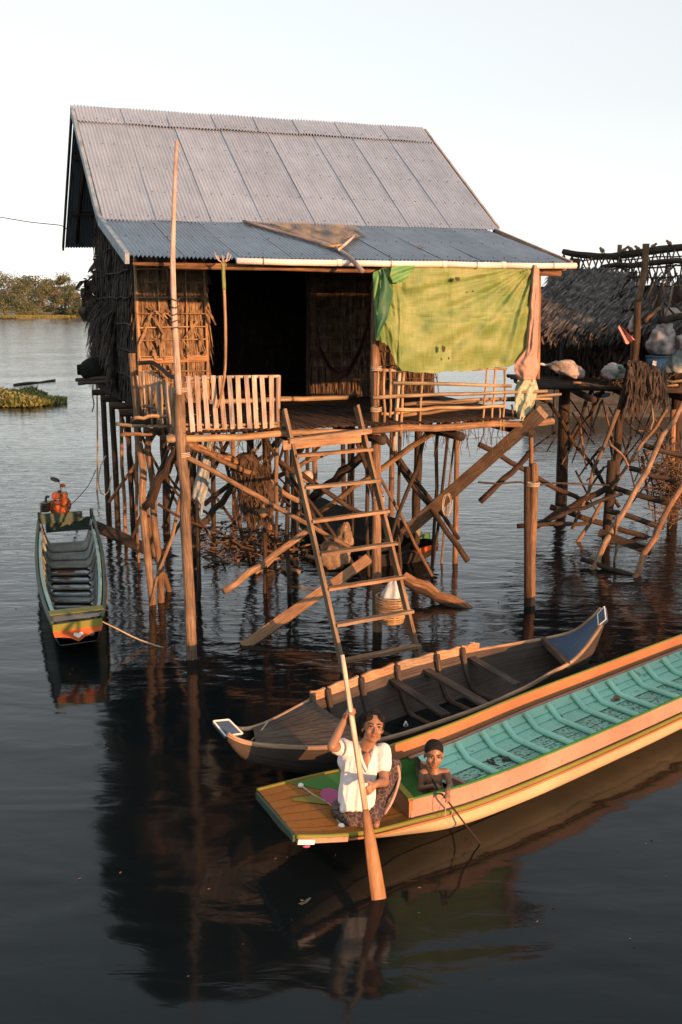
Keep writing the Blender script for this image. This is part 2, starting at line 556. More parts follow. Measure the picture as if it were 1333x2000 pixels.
def make_tree(name, loc, h, wdt, seed, label, leafmat='leaf', leaves=9000, leaf=0.34):
    rnd = random.Random(seed)
    t = thing(name, loc, label, 'tree', 'trees on the far bank')
    base = V(loc)
    mb = MB()
    tips = []
    for k in range(rnd.randint(3, 5)):
        a = rnd.uniform(0, 6.28)
        p1 = base + V((math.cos(a) * wdt * .10, math.sin(a) * wdt * .10, h * .30))
        p2 = base + V((math.cos(a) * wdt * .30, math.sin(a) * wdt * .30, h * rnd.uniform(.5, .72)))
        mb.tube([base + V((rnd.uniform(-.3, .3), rnd.uniform(-.3, .3), -.6)), p1, p2], [h * .022, h * .016, h * .006], 7, True, .1)
        tips.append(p2)
        for q in range(3):
            a2 = a + rnd.uniform(-1, 1)
            p3 = p1.lerp(p2, rnd.uniform(.3, 1)) + V((math.cos(a2) * wdt * .18, math.sin(a2) * wdt * .18, h * rnd.uniform(0, .18)))
            mb.tube([p1.lerp(p2, .5), p3], [h * .009, h * .004], 5, True)
            tips.append(p3)
    mb.build('trunk', 'bark', t, True)
    cl = MB()
    lumps = []
    for k in range(26):
        a = rnd.uniform(0, 6.28)
        hh = rnd.uniform(0.08, 0.90)
        prof = math.sin(min(1, (hh + .22) / 1.12) * math.pi) ** .7
        rr = wdt * .5 * prof * rnd.uniform(.35, .95)
        lumps.append((base + V((math.cos(a) * rr, math.sin(a) * rr, h * hh)), rnd.uniform(.07, .17) * wdt, rnd.uniform(.55, .9)))
    for k in range(leaves):
        c, r, sq = rnd.choice(lumps)
        d = V((rnd.gauss(0, 1), rnd.gauss(0, 1), rnd.gauss(0, 1) * sq))
        d = d.normalized() * (r * rnd.uniform(.55, 1.06))
        d.z *= sq
        p = c + d
        if p.z < base.z + .1: p.z = base.z + rnd.uniform(.1, 1.0)
        nrm = (d.normalized() + V((rnd.uniform(-.7, .7), rnd.uniform(-.7, .7), rnd.uniform(-.3, .9)))).normalized()
        a = nrm.orthogonal().normalized()
        a = (a * math.cos(k) + nrm.cross(a) * math.sin(k))
        b = nrm.cross(a)
        sz = leaf * rnd.uniform(.6, 1.4)
        cl.quad(p - a * sz * .5, p + b * sz * .34, p + a * sz * .5, p - b * sz * .34)
    cl.build('crown', leafmat, t)
    return t
TREES = [  # photo column, distance, height, width, label
    (18, 252, 12.3, 19.0, 'large rounded bushy tree at the left edge of the far bank', 'leaf'),
    (-85, 262, 10.5, 17.0, 'bushy tree on the far bank just left of the large rounded one', 'leaf'),
    (128, 268, 11.6, 15.0, 'rounded bushy tree on the far bank beside the thatched wall', 'leaf'),
    (168, 256, 5.2, 10.0, 'low spreading bush on the water edge next to the thatched wall', 'leaf'),
    (230, 275, 9.0, 16.0, 'bushy tree on the far bank hidden behind the thatched wall', 'leaf'),
]
for i, (u, Y, h, wd, lab, lm) in enumerate(TREES):
    p = PY(u, 620, Y); p.z = -0.1
    make_tree('bushy_tree', p, h, wd, 31 + i, lab, lm)
for i, (u, Y, h, wd, lab) in enumerate([(70, 420, 14.5, 30, 'hazy distant tree in the gap between the two nearer trees'), (98, 455, 14.0, 26, 'hazy distant tree at the far end of the channel'), (40, 470, 15.0, 34, 'hazy distant tree just behind the large rounded one')]):
    p = PY(u, 605, Y); p.z = -0.1
    make_tree('distant_tree', p, h, wd, 61 + i, lab, 'far_leaf', 3200, 0.9)
def bank():
    rnd = random.Random(5)
    mb = MB()
    # low grassy flats between the trees, the channel left open at the photo's column 90
    def flat(u0, u1, Y0, Y1, h):
        def fn(a, b):
            Y = Y0 + (Y1 - Y0) * b
            u = u0 + (u1 - u0) * a
            p = PY(u, 620, Y)
            e = min(1, 4 * a, 4 * (1 - a), 5 * b, 5 * (1 - b))
            p.z = -0.25 + (h + .25) * e + .25 * h * noise.noise(V((p.x * .3, p.y * .3, 0)))
            return p
        mb.grid(fn, 60, 10, flip=False)
    flat(-300, 84, 246, 300, .9)
    flat(20, 135, 238, 250, .45)
    flat(112, 420, 250, 300, .8)
    flat(-300, 500, 400, 480, 1.4)
    o = mb.build('riverbank', 'bank_grass', None, True)
    tag(o, kind='structure')
    g = MB()
    for k in range(5000):
        if rnd.random() < .6: u, Y = rnd.uniform(-60, 135), rnd.uniform(239, 249)
        else: u, Y = rnd.uniform(60, 150), rnd.uniform(250, 290)
        p = PY(u, 620, Y); p.z = 0.15
        hh = rnd.uniform(.2, .7)
        g.strip(p, p + V((rnd.uniform(-.4, .4), rnd.uniform(-.3, .3), hh)), .22, (1, rnd.uniform(-.5, .5), 0))
    tag(g.build('bank_reeds', 'bank_grass'), 'sunlit grass and reeds along the far bank', 'reeds', kind='stuff')
bank()
def floating_plants():
    rnd = random.Random(9)
    mb = MB()
    tip = PZ(130, 783, 0)
    for k in range(9000):
        a = rnd.random() ** .8
        u = 128 - a * 230
        wv = 6 + 20 * min(1, a * 3.5)
        v = 784 + rnd.uniform(-.45, .55) * wv - 4 * a
        p = PZ(u, v, 0.0)
        n = noise.noise(V((p.x * .8, p.y * .5, 3)))
        if n < -.28: continue
        p.z = rnd.uniform(.02, .30) * min(1, .3 + a * 3) * (.7 + n)
        p.z = max(p.z, .02)
        d = V((rnd.uniform(-1, 1), rnd.uniform(-1, 1), rnd.uniform(.2, 1.6))).normalized()
        s = rnd.uniform(.05, .13)
        sd = d.cross(V((rnd.uniform(-1, 1), rnd.uniform(-1, 1), .3)))
        mb.strip(p, p + d * s * 1.5, s * .9, sd, 0, s * .2)
    tag(mb.build('floating_plants', 'water_plant'), 'mat of green water plants floating left of the house', 'water plants', kind='stuff')
floating_plants()
p0, p1 = PZ(28, 752, .03), PZ(108, 742, .05)
tag(log('floating_pole', p0, p1, .06, .05, 'dark_wood', None, 5, .03, 7, .05, p0), 'thin dark pole floating on the water beyond the green plants', 'pole')

# ================================================================== the stilt house
ZF = 2.56                           # floor
S0, S1 = 0.0, 4.33                  # house width
TW = 2.86                           # the front wall stands this far behind the porch edge
TB = 6.35
Z_EAVE, Z_BREAK, Z_RIDGE = 4.37, 4.87, 6.54
T_BREAK, T_RIDGE = 2.0, 4.5
house = thing('stilt_house', H(2.1, 3.2, 0), 'stilt house with steep grey corrugated roof, thatched walls and open porch', 'house')

def roof_row(s0, s1, ta, za, tb, zb, n, mat, lift=0.0, lap=0.05, seed=1, pitch=0.045, amp=0.015):
    rnd = random.Random(seed)
    ws = [1 + rnd.uniform(-.12, .12) for _ in range(n)]
    tot = sum(ws)
    x = s0
    slope = math.atan2(zb - za, tb - ta)
    nrm_t, nrm_z = -math.sin(slope), math.cos(slope)
    L = math.hypot(tb - ta, zb - za)
    for i in range(n):
        wd = (s1 - s0) * ws[i] / tot
        a, b = x, x + wd + (0.05 if i < n - 1 else 0)
        x += wd
        nw = max(4, int(round((b - a) / pitch)))
        seg = nw * 4
        d0 = rnd.uniform(-.012, .012)
        sk = rnd.uniform(-.008, .008)
        rows = 6
        mb = MB()
        ph = rnd.uniform(0, 6.28)
        def fn(p, q):
            s = a + (b - a) * p
            l = lift + amp * math.sin(2 * math.pi * nw * p) + 0.007 * (1 - p) + 0.004 * math.sin(q * 5 + ph + 3 * p)
            t = ta + (tb - ta) * q
            z = za + (zb - za) * q
            if q == 0:
                t += d0 * math.cos(slope); z += d0 * math.sin(slope)
            return H(s + sk * q, t + nrm_t * l, z + nrm_z * l)
        mb.grid(fn, seg, rows, uvs=(b - a, L))
        o = mb.build('roof_sheet', mat, house, True)
        yield o
for _ in roof_row(-.47, 4.83, T_BREAK - .08, Z_BREAK - .08 * .668 + .03, 4.13, 6.293, 8, 'zinc_sheet', .006, seed=3): pass
for _ in roof_row(-.475, 4.82, 4.09, 6.267, T_RIDGE, Z_RIDGE, 8, 'zinc_sheet', .030, seed=4): pass
for _ in roof_row(-.46, 4.66, -.10, Z_EAVE - .025, T_BREAK + .12, Z_BREAK + .03, 9, 'zinc_sheet_low', 0.0, seed=5): pass
for _ in roof_row(-.47, 4.83, 7.12, 4.80, T_RIDGE + .002, Z_RIDGE + .028, 8, 'zinc_sheet', .004, seed=6): pass
# screws in rows
def screws(rows, mat='screw_metal'):
    mb = MB()
    rnd = random.Random(2)
    for (ta, za, tb, zb, q, s0, s1, dz) in rows:
        n = int((s1 - s0) / .146)
        for i in range(n):
            s = s0 + (i + .5 + rnd.uniform(-.1, .1)) * (s1 - s0) / n
            t = ta + (tb - ta) * q; z = za + (zb - za) * q
            mb.ell(H(s, t, z + dz + rnd.uniform(-.002, .003)), (.008, .008, .007), None, 6, 3)
    o = mb.build('roof_screws', mat, house, True)
    o['kind'] = 'stuff'
screws([(1.92, 4.847, 4.13, 6.293, q, -.45, 4.8, .030) for q in (.03, .26, .5, .74)] +
       [(4.09, 6.267, 4.5, 6.54, .08, -.45, 4.8, .062)] +
       [(-.1, 4.345, 2.12, 4.90, q, -.42, 4.7, .022) for q in (.08, .45, .8)])
# roof frame
MB().plank(H(-.50, -.12, Z_EAVE - .04), H(-.50, T_BREAK, Z_BREAK - .015), .045, .11, HA.cross(V((0, 1, .25)))).build('verge_board', 'verge_paint', house)
MB().plank(H(-.505, T_BREAK + .02, Z_BREAK + .0), H(-.505, T_RIDGE, Z_RIDGE - .02), .045, .10, HA.cross(V((0, .83, .55)))).build('verge_board', 'verge_paint', house)
MB().plank(H(4.86, T_BREAK + .02, Z_BREAK + .0), H(4.86, T_RIDGE, Z_RIDGE - .02), .03, .08, HA.cross(V((0, .83, .55)))).build('verge_board', 'grey_wood', house)
MB().plank(H(4.69, -.1, Z_EAVE - .03), H(4.78, T_BREAK, Z_BREAK - .015), .03, .07, HA.cross(V((0, 1, .25)))).build('verge_board', 'grey_wood', house)
MB().plank(H(-.505, 7.10, 4.77), H(-.505, T_RIDGE, Z_RIDGE - .04), .03, .09, HA.cross(V((0, .8, .6)))).build('verge_board', 'dark_wood', house)
log('ridge_pole', H(-.44, T_RIDGE, Z_RIDGE - .09), H(4.76, T_RIDGE, Z_RIDGE - .09), .045, .045, 'dark_wood', house)
for t, z in ((2.6, 5.2), (3.4, 5.73), (5.2, 6.03), (6.2, 5.32)):
    log('purlin', H(-.44, t, z - .06), H(4.76, t, z - .06), .035, .035, 'dark_wood', house)
for t, z in ((.06, 4.34), (1.0, 4.585)):
    log('purlin', H(-.42, t, z - .055), H(4.72, t, z - .055), .020, .020, 'post_wood', house)
for s in (-.3, .9, 2.1, 3.3, 4.5):
    log('rafter', H(s, .35, 4.335), H(s, 2.0, 4.74), .03, .03, 'dark_wood', house, 4)
    log('rafter', H(s, 2.0, 4.74), H(s, 4.46, 6.38), .035, .035, 'dark_wood', house, 4)
    log('rafter', H(s, 6.8, 4.86), H(s, 4.54, 6.38), .035, .035, 'dark_wood', house, 4)
# gutter: a pale plastic pipe in four lengths with a socket at each joint
gz = 4.315
gs = [0.62, 1.75, 3.0, 3.75, 4.72]
for a, b in zip(gs[:-1], gs[1:]):
    MB().tube([H(a, -.15, gz + .004 * math.sin(a * 3)), H((a + b) / 2, -.15, gz - .004), H(b, -.15, gz + .004 * math.sin(b * 3))], .034, 12).build('gutter_pipe', 'pvc', house, True)
for a in gs[1:-1]:
    MB().tube([H(a - .03, -.15, gz), H(a + .03, -.15, gz)], .0385, 12).build('pipe_socket', 'pvc', house, True)
for a in (.9, 2.35, 3.4, 4.4):
    MB().tube([H(a, -.15 + .05 * math.cos(k), gz + .05 * math.sin(k)) for k in [j * .6283 for j in range(11)]], .004, 4).build('wire_loop', 'dark_rope', house, True)
# eave beam ends
log('eave_beam', H(-.05, .06, 4.255), H(4.62, .02, 4.235), .020, .034, 'post_wood', house, 8, .008)

# ---------------------------------------------------- walls of palm leaf behind a grid of canes
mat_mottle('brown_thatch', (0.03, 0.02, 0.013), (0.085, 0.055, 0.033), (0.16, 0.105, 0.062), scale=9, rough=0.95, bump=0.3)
mat_wood('shaded_cane', (0.03, 0.02, 0.013), (0.075, 0.05, 0.032), (0.14, 0.095, 0.06), sx=10, sy=1.0)  # canes of the right panel: porch shade put into a darker colour
def thatch_panel(name, c0, c1, zb, zt_fn, out, n, mat, seed, backing='soot', slant=.12, wmax=.035, depth=.05):
    """upright leaf strips over a dark mat, c0->c1 along the foot, zt_fn(q) the top"""
    rnd = random.Random(seed)
    c0, c1, out = V(c0), V(c1), V(out).normalized()
    mb = MB()
    L = (c1 - c0).length
    al = (c1 - c0).normalized()
    for k in range(n):
        q = rnd.random()
        zt = zt_fn(q)
        zz = zb + (zt - zb) * rnd.random() ** 1.0
        ln = rnd.uniform(.25, .7)
        p1 = c0.lerp(c1, q); p1.z = zz
        z0 = min(zt, zz + ln)
        p0 = p1.copy(); p0.z = z0
        p1 = p1 + al * rnd.uniform(-slant, slant) + out * rnd.uniform(.0, depth)
        p0 = p0 + out * rnd.uniform(-.01, .015)
        p1.z = max(p1.z, zb - .12 * rnd.random())
        mb.strip(p0, p1, rnd.uniform(.4, 1) * wmax, al + out * rnd.uniform(-.6, .6), 0, rnd.uniform(-.02, .03))
    o = mb.build(name, mat, house)
    o['kind'] = 'stuff'
    b = MB()
    b.grid(lambda p, q: c0.lerp(c1, p) * 1.0 + V((0, 0, zb + (zt_fn(p) - zb) * q)) - V((0, 0, c0.lerp(c1, p).z)) - out * .02, 16, 1)
    b.grid(lambda p, q: c0.lerp(c1, p) * 1.0 + V((0, 0, zb + (zt_fn(p) - zb) * q)) - V((0, 0, c0.lerp(c1, p).z)) - out * .04, 16, 1, flip=True)
    b.build('wall_mat', backing, house)
    return o
def roof_z(t):
    if t < T_BREAK: return Z_EAVE + (Z_BREAK - Z_EAVE) * t / T_BREAK
    if t < T_RIDGE: return Z_BREAK + (Z_RIDGE - Z_BREAK) * (t - T_BREAK) / (T_RIDGE - T_BREAK)
    return Z_RIDGE - (t - T_RIDGE) * .668
# left gable wall
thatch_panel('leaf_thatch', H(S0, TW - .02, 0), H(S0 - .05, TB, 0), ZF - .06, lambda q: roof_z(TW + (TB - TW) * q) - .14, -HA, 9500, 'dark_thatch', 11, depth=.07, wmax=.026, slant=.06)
# its foot bulges with bundles hung on it
thatch_panel('leaf_thatch', H(S0 - .08, 4.2, 0), H(S0 - .16, TB + .1, 0), ZF - .05, lambda q: ZF + 1.35 - .3 * abs(q - .5), -HA, 2200, 'dark_thatch', 12, depth=.16, wmax=.028, slant=.08)
for k in range(6):
    z = ZF + .35 + k * .33
    bamboo('wall_batten', H(S0 - .07, TW, z + .02 * k), H(S0 - .10, TB, z + .05), .010, .008, 'dark_wood', house, .015)
# front wall: left panel, right panel (the doorway between stays open)
thatch_panel('leaf_thatch', H(S0 + .02, TW, 0), H(.94, TW, 0), ZF, lambda q: 4.9, -HB, 2600, 'thatch', 13, slant=.09, wmax=.026, backing='brown_thatch')
thatch_panel('leaf_thatch', H(2.41, TW, 0), H(S1, TW, 0), ZF, lambda q: 4.9, -HB, 1900, 'brown_thatch', 14, slant=.06, wmax=.028)  # right panel: browner, darker thatch stands for the porch shade
thatch_panel('leaf_thatch', H(S0, TB, 0), H(S1, TB, 0), ZF - .25, lambda q: roof_z(TB) - .1, -HB, 700, 'dark_thatch', 15)
thatch_panel('leaf_thatch', H(S1, TW, 0), H(S1, TB, 0), ZF - .1, lambda q: roof_z(TW + (TB - TW) * q) - .14, HA, 900, 'dark_thatch', 16)
log('lintel', H(.94, TW, 4.42), H(2.41, TW, 4.42), .04, .04, 'dark_wood', house)
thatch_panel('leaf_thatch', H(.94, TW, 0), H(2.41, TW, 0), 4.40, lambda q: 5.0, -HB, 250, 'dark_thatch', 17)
tl = TW - .085
for s, r in ((.015, .030), (.30, .014), (.66, .012), (.92, .022)):
    bamboo('wall_cane', H(s, tl, ZF - .05), H(s + .01, tl, 4.75), r, r * .9, 'bamboo', house, .01)
for k in range(10):
    z = ZF + .28 + k * .185 + random.uniform(-.02, .02)
    bamboo('wall_cane', H(0, tl - .02, z), H(.94, tl - .02, z + random.uniform(-.02, .02)), .010, .009, 'bamboo', house, .008)
MB().plank(H(.02, tl - .05, ZF + .58), H(.93, tl - .05, ZF + .60), .02, .07, V((0, 0, 1))).build('wall_board', 'plank_wood', house)
bamboo('wall_cane', H(.42, tl - .06, 4.35), H(.58, tl - .05, ZF + .6), .028, .028, 'post_wood', house, .01)
# loose leaf bundles bent over on the lower front panel
fl = MB()
for k in range(36):
    a = PT(random.uniform(285, 405), random.uniform(600, 760), tl - .03)
    d = V((random.uniform(-.5, .5), -.1, random.uniform(-1, -.2))).normalized() * random.uniform(.12, .35)
    fl.strip(a, a + d + HB * random.uniform(-.08, .02), random.uniform(.02, .05), HA, 0, .03)
fl.build('loose_leaves', 'thatch', house)['kind'] = 'stuff'
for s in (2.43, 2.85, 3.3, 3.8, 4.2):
    bamboo('wall_cane', H(s, tl, ZF), H(s, tl, 4.75), .012, .010, 'shaded_cane', house, .01)
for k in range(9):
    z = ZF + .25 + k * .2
    bamboo('wall_cane', H(2.42, tl - .02, z), H(S1, tl - .02, z + .01), .008, .007, 'shaded_cane', house, .008)

# ---------------------------------------------------- floor
mat_wood('darkened_wood', (0.010, 0.007, 0.006), (0.026, 0.018, 0.014), (0.055, 0.038, 0.028))  # porch slats: colour darkened to offset the grazing sun on them
rnd = random.Random(21)
x = -.02
while x < S1 + .02:
    wd = rnd.uniform(.045, .07)
    MB().tube([H(x + wd / 2, -.12 + rnd.uniform(-.04, .03), ZF - .02), H(x + wd / 2 + rnd.uniform(-.012, .012), TW + .15, ZF - .02 + rnd.uniform(-.008, .008))], wd * .5, 6, True, .05, flat=.45).build('floor_slat', 'darkened_wood', house, True)
    x += wd + rnd.uniform(.004, .018)
for k in range(11):
    t = TW + .12 + k * .31
    MB().plank(H(S0 + .02, t, ZF - .03), H(S1 - .02, t, ZF - .03), .29, .03).build('floor_board', 'dark_wood', house)
log('floor_beam', H(-.15, -.02, ZF - .09), H(2.3, .0, ZF - .10), .042, .038, 'bamboo', house)
log('floor_beam', H(2.2, .0, ZF - .10), H(4.6, .0, ZF - .09), .045, .04, 'post_wood', house)
log('floor_beam', H(.9, TW - .25, ZF + .03), H(2.9, TW - .22, ZF + .03), .035, .035, 'bamboo', house, 6, .006)
for t in (.9, 1.9, 2.9, 3.9, 5.0, 6.2):
    log('floor_joist', H(-.25, t, ZF - .11), H(S1 + .15, t, ZF - .11), .05, .05, 'dark_wood', house)
for s in (0.05, 1.4, 2.3, 3.3, 4.25):
    log('floor_beam', H(s, -.1, ZF - .21), H(s, TB + .1, ZF - .21), .055, .05, 'dark_wood', house)

# ---------------------------------------------------- posts and braces, read off post by post
def post_px(px, t, r0, r1, mat='post_wood', name='post', foot=True):
    """a crooked post through photo points on the plane t, carried on below the water"""
    pts = [PT(u, v, t) for u, v in px]
    if foot:
        e = pts[-1].copy(); e.z = -0.6
        pts.append(e)
    return logpts(name, pts, r0 * .8, r1 * .82, mat, house)
def t_of(u, v, z=0.0):
    p = PZ(u, v, z)
    return (p - HO).dot(HB)
post_px([(350, 735), (352, 800), (356, 900), (363, 960), (362, 1000), (367, 1100), (372, 1200), (375, 1286)], t_of(375, 1286), .072, .076)
post_px([(736, 505), (733, 690), (734, 800), (736, 960), (736, 1100), (738, 1232)], t_of(738, 1232), .062, .075)
post_px([(258, 690), (261, 735), (268, 800), (270, 857), (280, 916), (278, 967), (284, 1042), (299, 1180)], t_of(299, 1180), .055, .062)
post_px([(294, 838), (289, 879), (299, 942), (302, 1023), (313, 1102), (315, 1176)], t_of(315, 1176), .052, .06)
post_px([(283, 975), (292, 1030), (306, 1090), (331, 1155)], t_of(331, 1155), .045, .05)
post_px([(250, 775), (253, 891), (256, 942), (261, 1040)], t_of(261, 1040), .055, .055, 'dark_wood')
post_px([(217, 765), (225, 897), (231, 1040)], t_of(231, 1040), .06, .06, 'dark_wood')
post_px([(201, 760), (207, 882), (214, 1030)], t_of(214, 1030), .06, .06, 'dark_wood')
post_px([(190, 756), (191, 897), (190, 958)], t_of(190, 958), .02, .02, 'bamboo')
post_px([(228, 781), (243, 830), (259, 910), (272, 965)], t_of(261, 1040), .03, .04, 'post_wood', 'brace', False)
post_px([(319, 838), (322, 920), (325, 1010)], t_of(325, 1012), .055, .055, 'dark_wood')
post_px([(417, 838), (417, 930), (418, 1036)], t_of(418, 1040), .05, .05, 'dark_wood')
post_px([(455, 838), (456, 900), (458, 985)], t_of(458, 985), .055, .055)
post_px([(519, 828), (524, 920), (529, 1040)], t_of(529, 1042), .075, .08)
post_px([(543, 825), (540, 930), (541, 998)], .35, .034, .028, 'post_wood', 'post', False)
post_px([(600, 826), (601, 900), (602, 950)], t_of(602, 985), .045, .045, 'dark_wood')
post_px([(614, 826), (615, 900), (617, 960)], t_of(617, 985), .06, .06)
post_px([(670, 822), (671, 900), (672, 960)], t_of(672, 975), .06, .06, 'dark_wood')
post_px([(768, 800), (766, 900), (764, 1010)], t_of(764, 1012), .06, .065)
post_px([(781, 725), (775, 800), (770, 880)], .12, .03, .035, 'pale_bamboo', 'post', False)
post_px([(893, 805), (892, 950), (889, 1100)], t_of(889, 1100), .045, .055)
post_px([(889, 850), (872, 1000), (863, 1098)], t_of(863, 1100), .02, .02)
post_px([(1038, 825), (1038, 915)], t_of(1037, 1180), .034, .038, 'post_wood', 'post', False)
post_px([(1044, 905), (1043, 980), (1039, 1080), (1037, 1182)], t_of(1037, 1182), .062, .072, 'post_wood')
post_px([(1030, 912), (1030, 1000), (1031, 1185)], t_of(1031, 1185) + .02, .05, .06, 'dark_wood')
post_px([(1052, 520), (1050, 740)], .06, .04, .04, 'post_wood', 'post', False)
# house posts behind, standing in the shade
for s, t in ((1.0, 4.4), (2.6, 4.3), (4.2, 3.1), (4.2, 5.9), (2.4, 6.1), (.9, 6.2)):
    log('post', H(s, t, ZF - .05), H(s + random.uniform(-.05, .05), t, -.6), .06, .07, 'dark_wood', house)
for s, t in ((S0, TW), (.94, TW), (2.41, TW), (S1, TW), (S0, TB), (S1, TB), (S0, T_RIDGE), (S1, T_RIDGE)):
    log('post', H(s, t + .07, ZF - .05), H(s, t + .07, roof_z(t) - .1), .045, .04, 'dark_wood', house)
def brace_px(a, ta, b, tb, r0, r1, mat='post_wood', amp=.02, name='brace'):
    return log(name, PT(a[0], a[1], ta), PT(b[0], b[1], tb), r0 * .8, r1 * .8, mat, house, 7, amp * 1.5)
brace_px((355, 858), -.06, (283, 990), .55, .06, .055, 'dark_wood')
brace_px((366, 893), .02, (690, 1072), .55, .038, .034, 'post_wood', .012)
brace_px((332, 850), .35, (468, 905), 1.2, .04, .035)
brace_px((366, 868), .25, (520, 935), 1.5, .042, .04)
brace_px((440, 888), 1.3, (600, 985), 1.7, .045, .045)
brace_px((437, 1155), .32, (604, 1033), .75, .05, .055, 'post_wood', .012)
brace_px((478, 838), 2.2, (510, 930), 2.6, .04, .04, 'dark_wood')
brace_px((562, 846), 2.6, (400, 985), 3.2, .04, .045, 'dark_wood')
brace_px((640, 885), 2.5, (505, 955), 1.9, .04, .04)
brace_px((886, 816), .5, (620, 1003), 2.0, .045, .045, 'bamboo', .01)
brace_px((776, 900), 2.3, (914, 1096), 1.15, .045, .05, 'dark_wood')
brace_px((714, 885), 1.7, (612, 972), 2.4, .075, .085, 'dark_wood')
brace_px((545, 900), 1.1, (700, 1000), 1.5, .04, .04, 'dark_wood')
brace_px((470, 935), 2.6, (380, 1045), 2.2, .05, .06, 'dark_wood')
brace_px((300, 930), 1.6, (415, 1010), 2.4, .022, .022, 'dark_wood')
brace_px((330, 930), 1.9, (420, 1060), 2.2, .02, .02, 'dark_wood')
brace_px((310, 985), 1.2, (500, 1075), 2.2, .022, .022, 'dark_wood')
brace_px((936, 868), 3.4, (1150, 985), 3.4, .055, .05, 'dark_wood')
brace_px((938, 980), 3.0, (1045, 875), 2.6, .06, .055, 'dark_wood')
brace_px((935, 942), 2.4, (1190, 948), 2.8, .018, .018, 'dark_wood')
for k, (u0, v0, u1, v1) in enumerate([(420, 872, 520, 940), (430, 880, 560, 975), (452, 905, 590, 1000), (500, 950, 600, 1010), (470, 900, 575, 950)]):
    brace_px((u0, v0), 1.5 + .1 * k, (u1, v1), 1.6 + .1 * k, .018, .014, 'dark_wood', .02, 'stick')
# thin props and cross ties deeper under the floor
rnd = random.Random(303)
for k in range(34):
    s_a, t_a = rnd.uniform(.0, 4.3), rnd.uniform(1.2, 5.8)
    s_b = min(4.4, max(-.1, s_a + rnd.choice([-1, 1]) * rnd.uniform(.5, 1.6)))
    up_ = k % 3 == 0
    log('prop' if up_ else 'brace', H(s_a, t_a, ZF - .15 if not up_ else ZF - .12), H(s_a + rnd.uniform(-.12, .12) if up_ else s_b, t_a + rnd.uniform(-.4, .4), -.4 if up_ else rnd.uniform(-.1, .9)), rnd.uniform(.02, .034), rnd.uniform(.02, .032), 'dark_wood' if k % 4 else 'post_wood', house, 5, .03, 7)
# ends of floor poles poking out on the left side
for k, (u0, v0, u1, v1) in enumerate([(262, 817, 328, 812), (236, 850, 300, 848), (290, 832, 345, 836), (228, 828, 300, 835), (300, 800, 352, 812), (280, 793, 345, 800)]):
    brace_px((u0, v0), .35 + .25 * k, (u1, v1), .30 + .2 * k, .026, .026, ['bamboo', 'post_wood', 'plank_wood'][k % 3], .008, 'floor_pole')

# ---------------------------------------------------- railings
rail = MB().tube([PT(355, 741, -.05), PT(450, 736, -.05), PT(546, 735, -.05)], .017, 7).build('railing', 'pale_bamboo', house, True)
MB().tube([PT(356, 829, -.03), PT(450, 831, -.03), PT(546, 826, -.03)], .017, 7).build('rail', 'bamboo', rail, True)
MB().tube([PT(356, 838, -.0), PT(450, 838, -.0), PT(560, 832, -.0)], .022, 7).build('rail', 'bamboo', rail, True)
MB().tube([PT(544, 733, -.0), PT(543, 836, -.0)], .028, 8, True, .05).build('rail_post', 'grey_wood', rail, True)
tops = [705, 755, 797, 848, 890, 942, 990, 1040, 1085, 1130, 1185]
bots = [732, 772, 818, 868, 915, 963, 1005, 1062, 1100, 1150, 1190]
for i, (a, b) in enumerate(zip(tops, bots)):
    ua, ub = 130 + a / 2.962, 130 + b / 2.962
    MB().plank(PT(ua, 733 + random.uniform(-1, 1), -.085), PT(ub, (846 if i < 2 else 837) + random.uniform(-1.5, 1.5), -.075), .050, .014, HB, 1, .002).build('slat', 'grey_wood', rail)
side = logpts('railing', [PT(276, 709, 2.7), PT(296, 708, 2.1), PT(312, 717, 1.6), PT(330, 733, .7), PT(346, 738, .15)], .028, .024, 'dark_wood', house)
for k in range(15):
    q = k / 14
    t = 2.6 - 2.45 * q
    top = H(-.04, t, ZF + .42 + .10 * math.sin(q * 3) + random.uniform(-.03, .03))
    bot = H(-.02 + random.uniform(-.03, .03), t + random.uniform(-.04, .04), ZF - .12 + random.uniform(-.05, .03))
    log('picket', top, bot, .017, .015, 'bamboo' if k % 3 else 'grey_wood', side, 3, .01, 7)
fr = MB().tube([PT(768, 748, -.05), PT(880, 750, -.05), PT(999, 754, -.05)], .021, 7, True, .05).build('railing', 'bamboo', house, True)
for (a, b, t, r) in [((729, 777), (1069, 764), -.10, .024), ((790, 790), (1096, 770), .06, .022), ((772, 800), (986, 793), -.04, .024), ((786, 811), (986, 791), .05, .024),
                     ((736, 723), (990, 721), .0, .020), ((795, 790), (1078, 779), .12, .018), ((745, 808), (800, 806), .1, .022)]:
    log('rail', PT(a[0], a[1], t), PT(b[0], b[1], t), r, r * .8, 'bamboo', fr, 8, .012, 7, .04)
for (a, b, r) in [((739, 721), (739, 792), .015), ((751, 721), (751, 828), .017), ((762, 719), (762, 815), .015), ((790, 725), (783, 852), .018), ((826, 728), (820, 835), .014),
                  ((952, 723), (943, 829), .014), ((968, 721), (961, 822), .013), ((986, 723), (984, 842), .013), ((976, 795), (978, 840), .012), ((1000, 790), (1002, 815), .012)]:
    log('upright', PT(a[0], a[1], -.02), PT(b[0], b[1], -.02), r, r, 'bamboo', fr, 4, .012, 7)
for (u, v, ax, r) in [(353, 762, (0, 0, 1), .070), (360, 888, (0, 0, 1), .066), (735, 800, (0, 0, 1), .062), (735, 720, (0, 0, 1), .060), (1042, 946, (0, 0, 1), .075), (740, 975, (0, 0, 1), .066)]:
    lashing('lashing', PT(u, v, t_of(375, 1286) if u < 500 else 0.0), ax, r, house, 3)
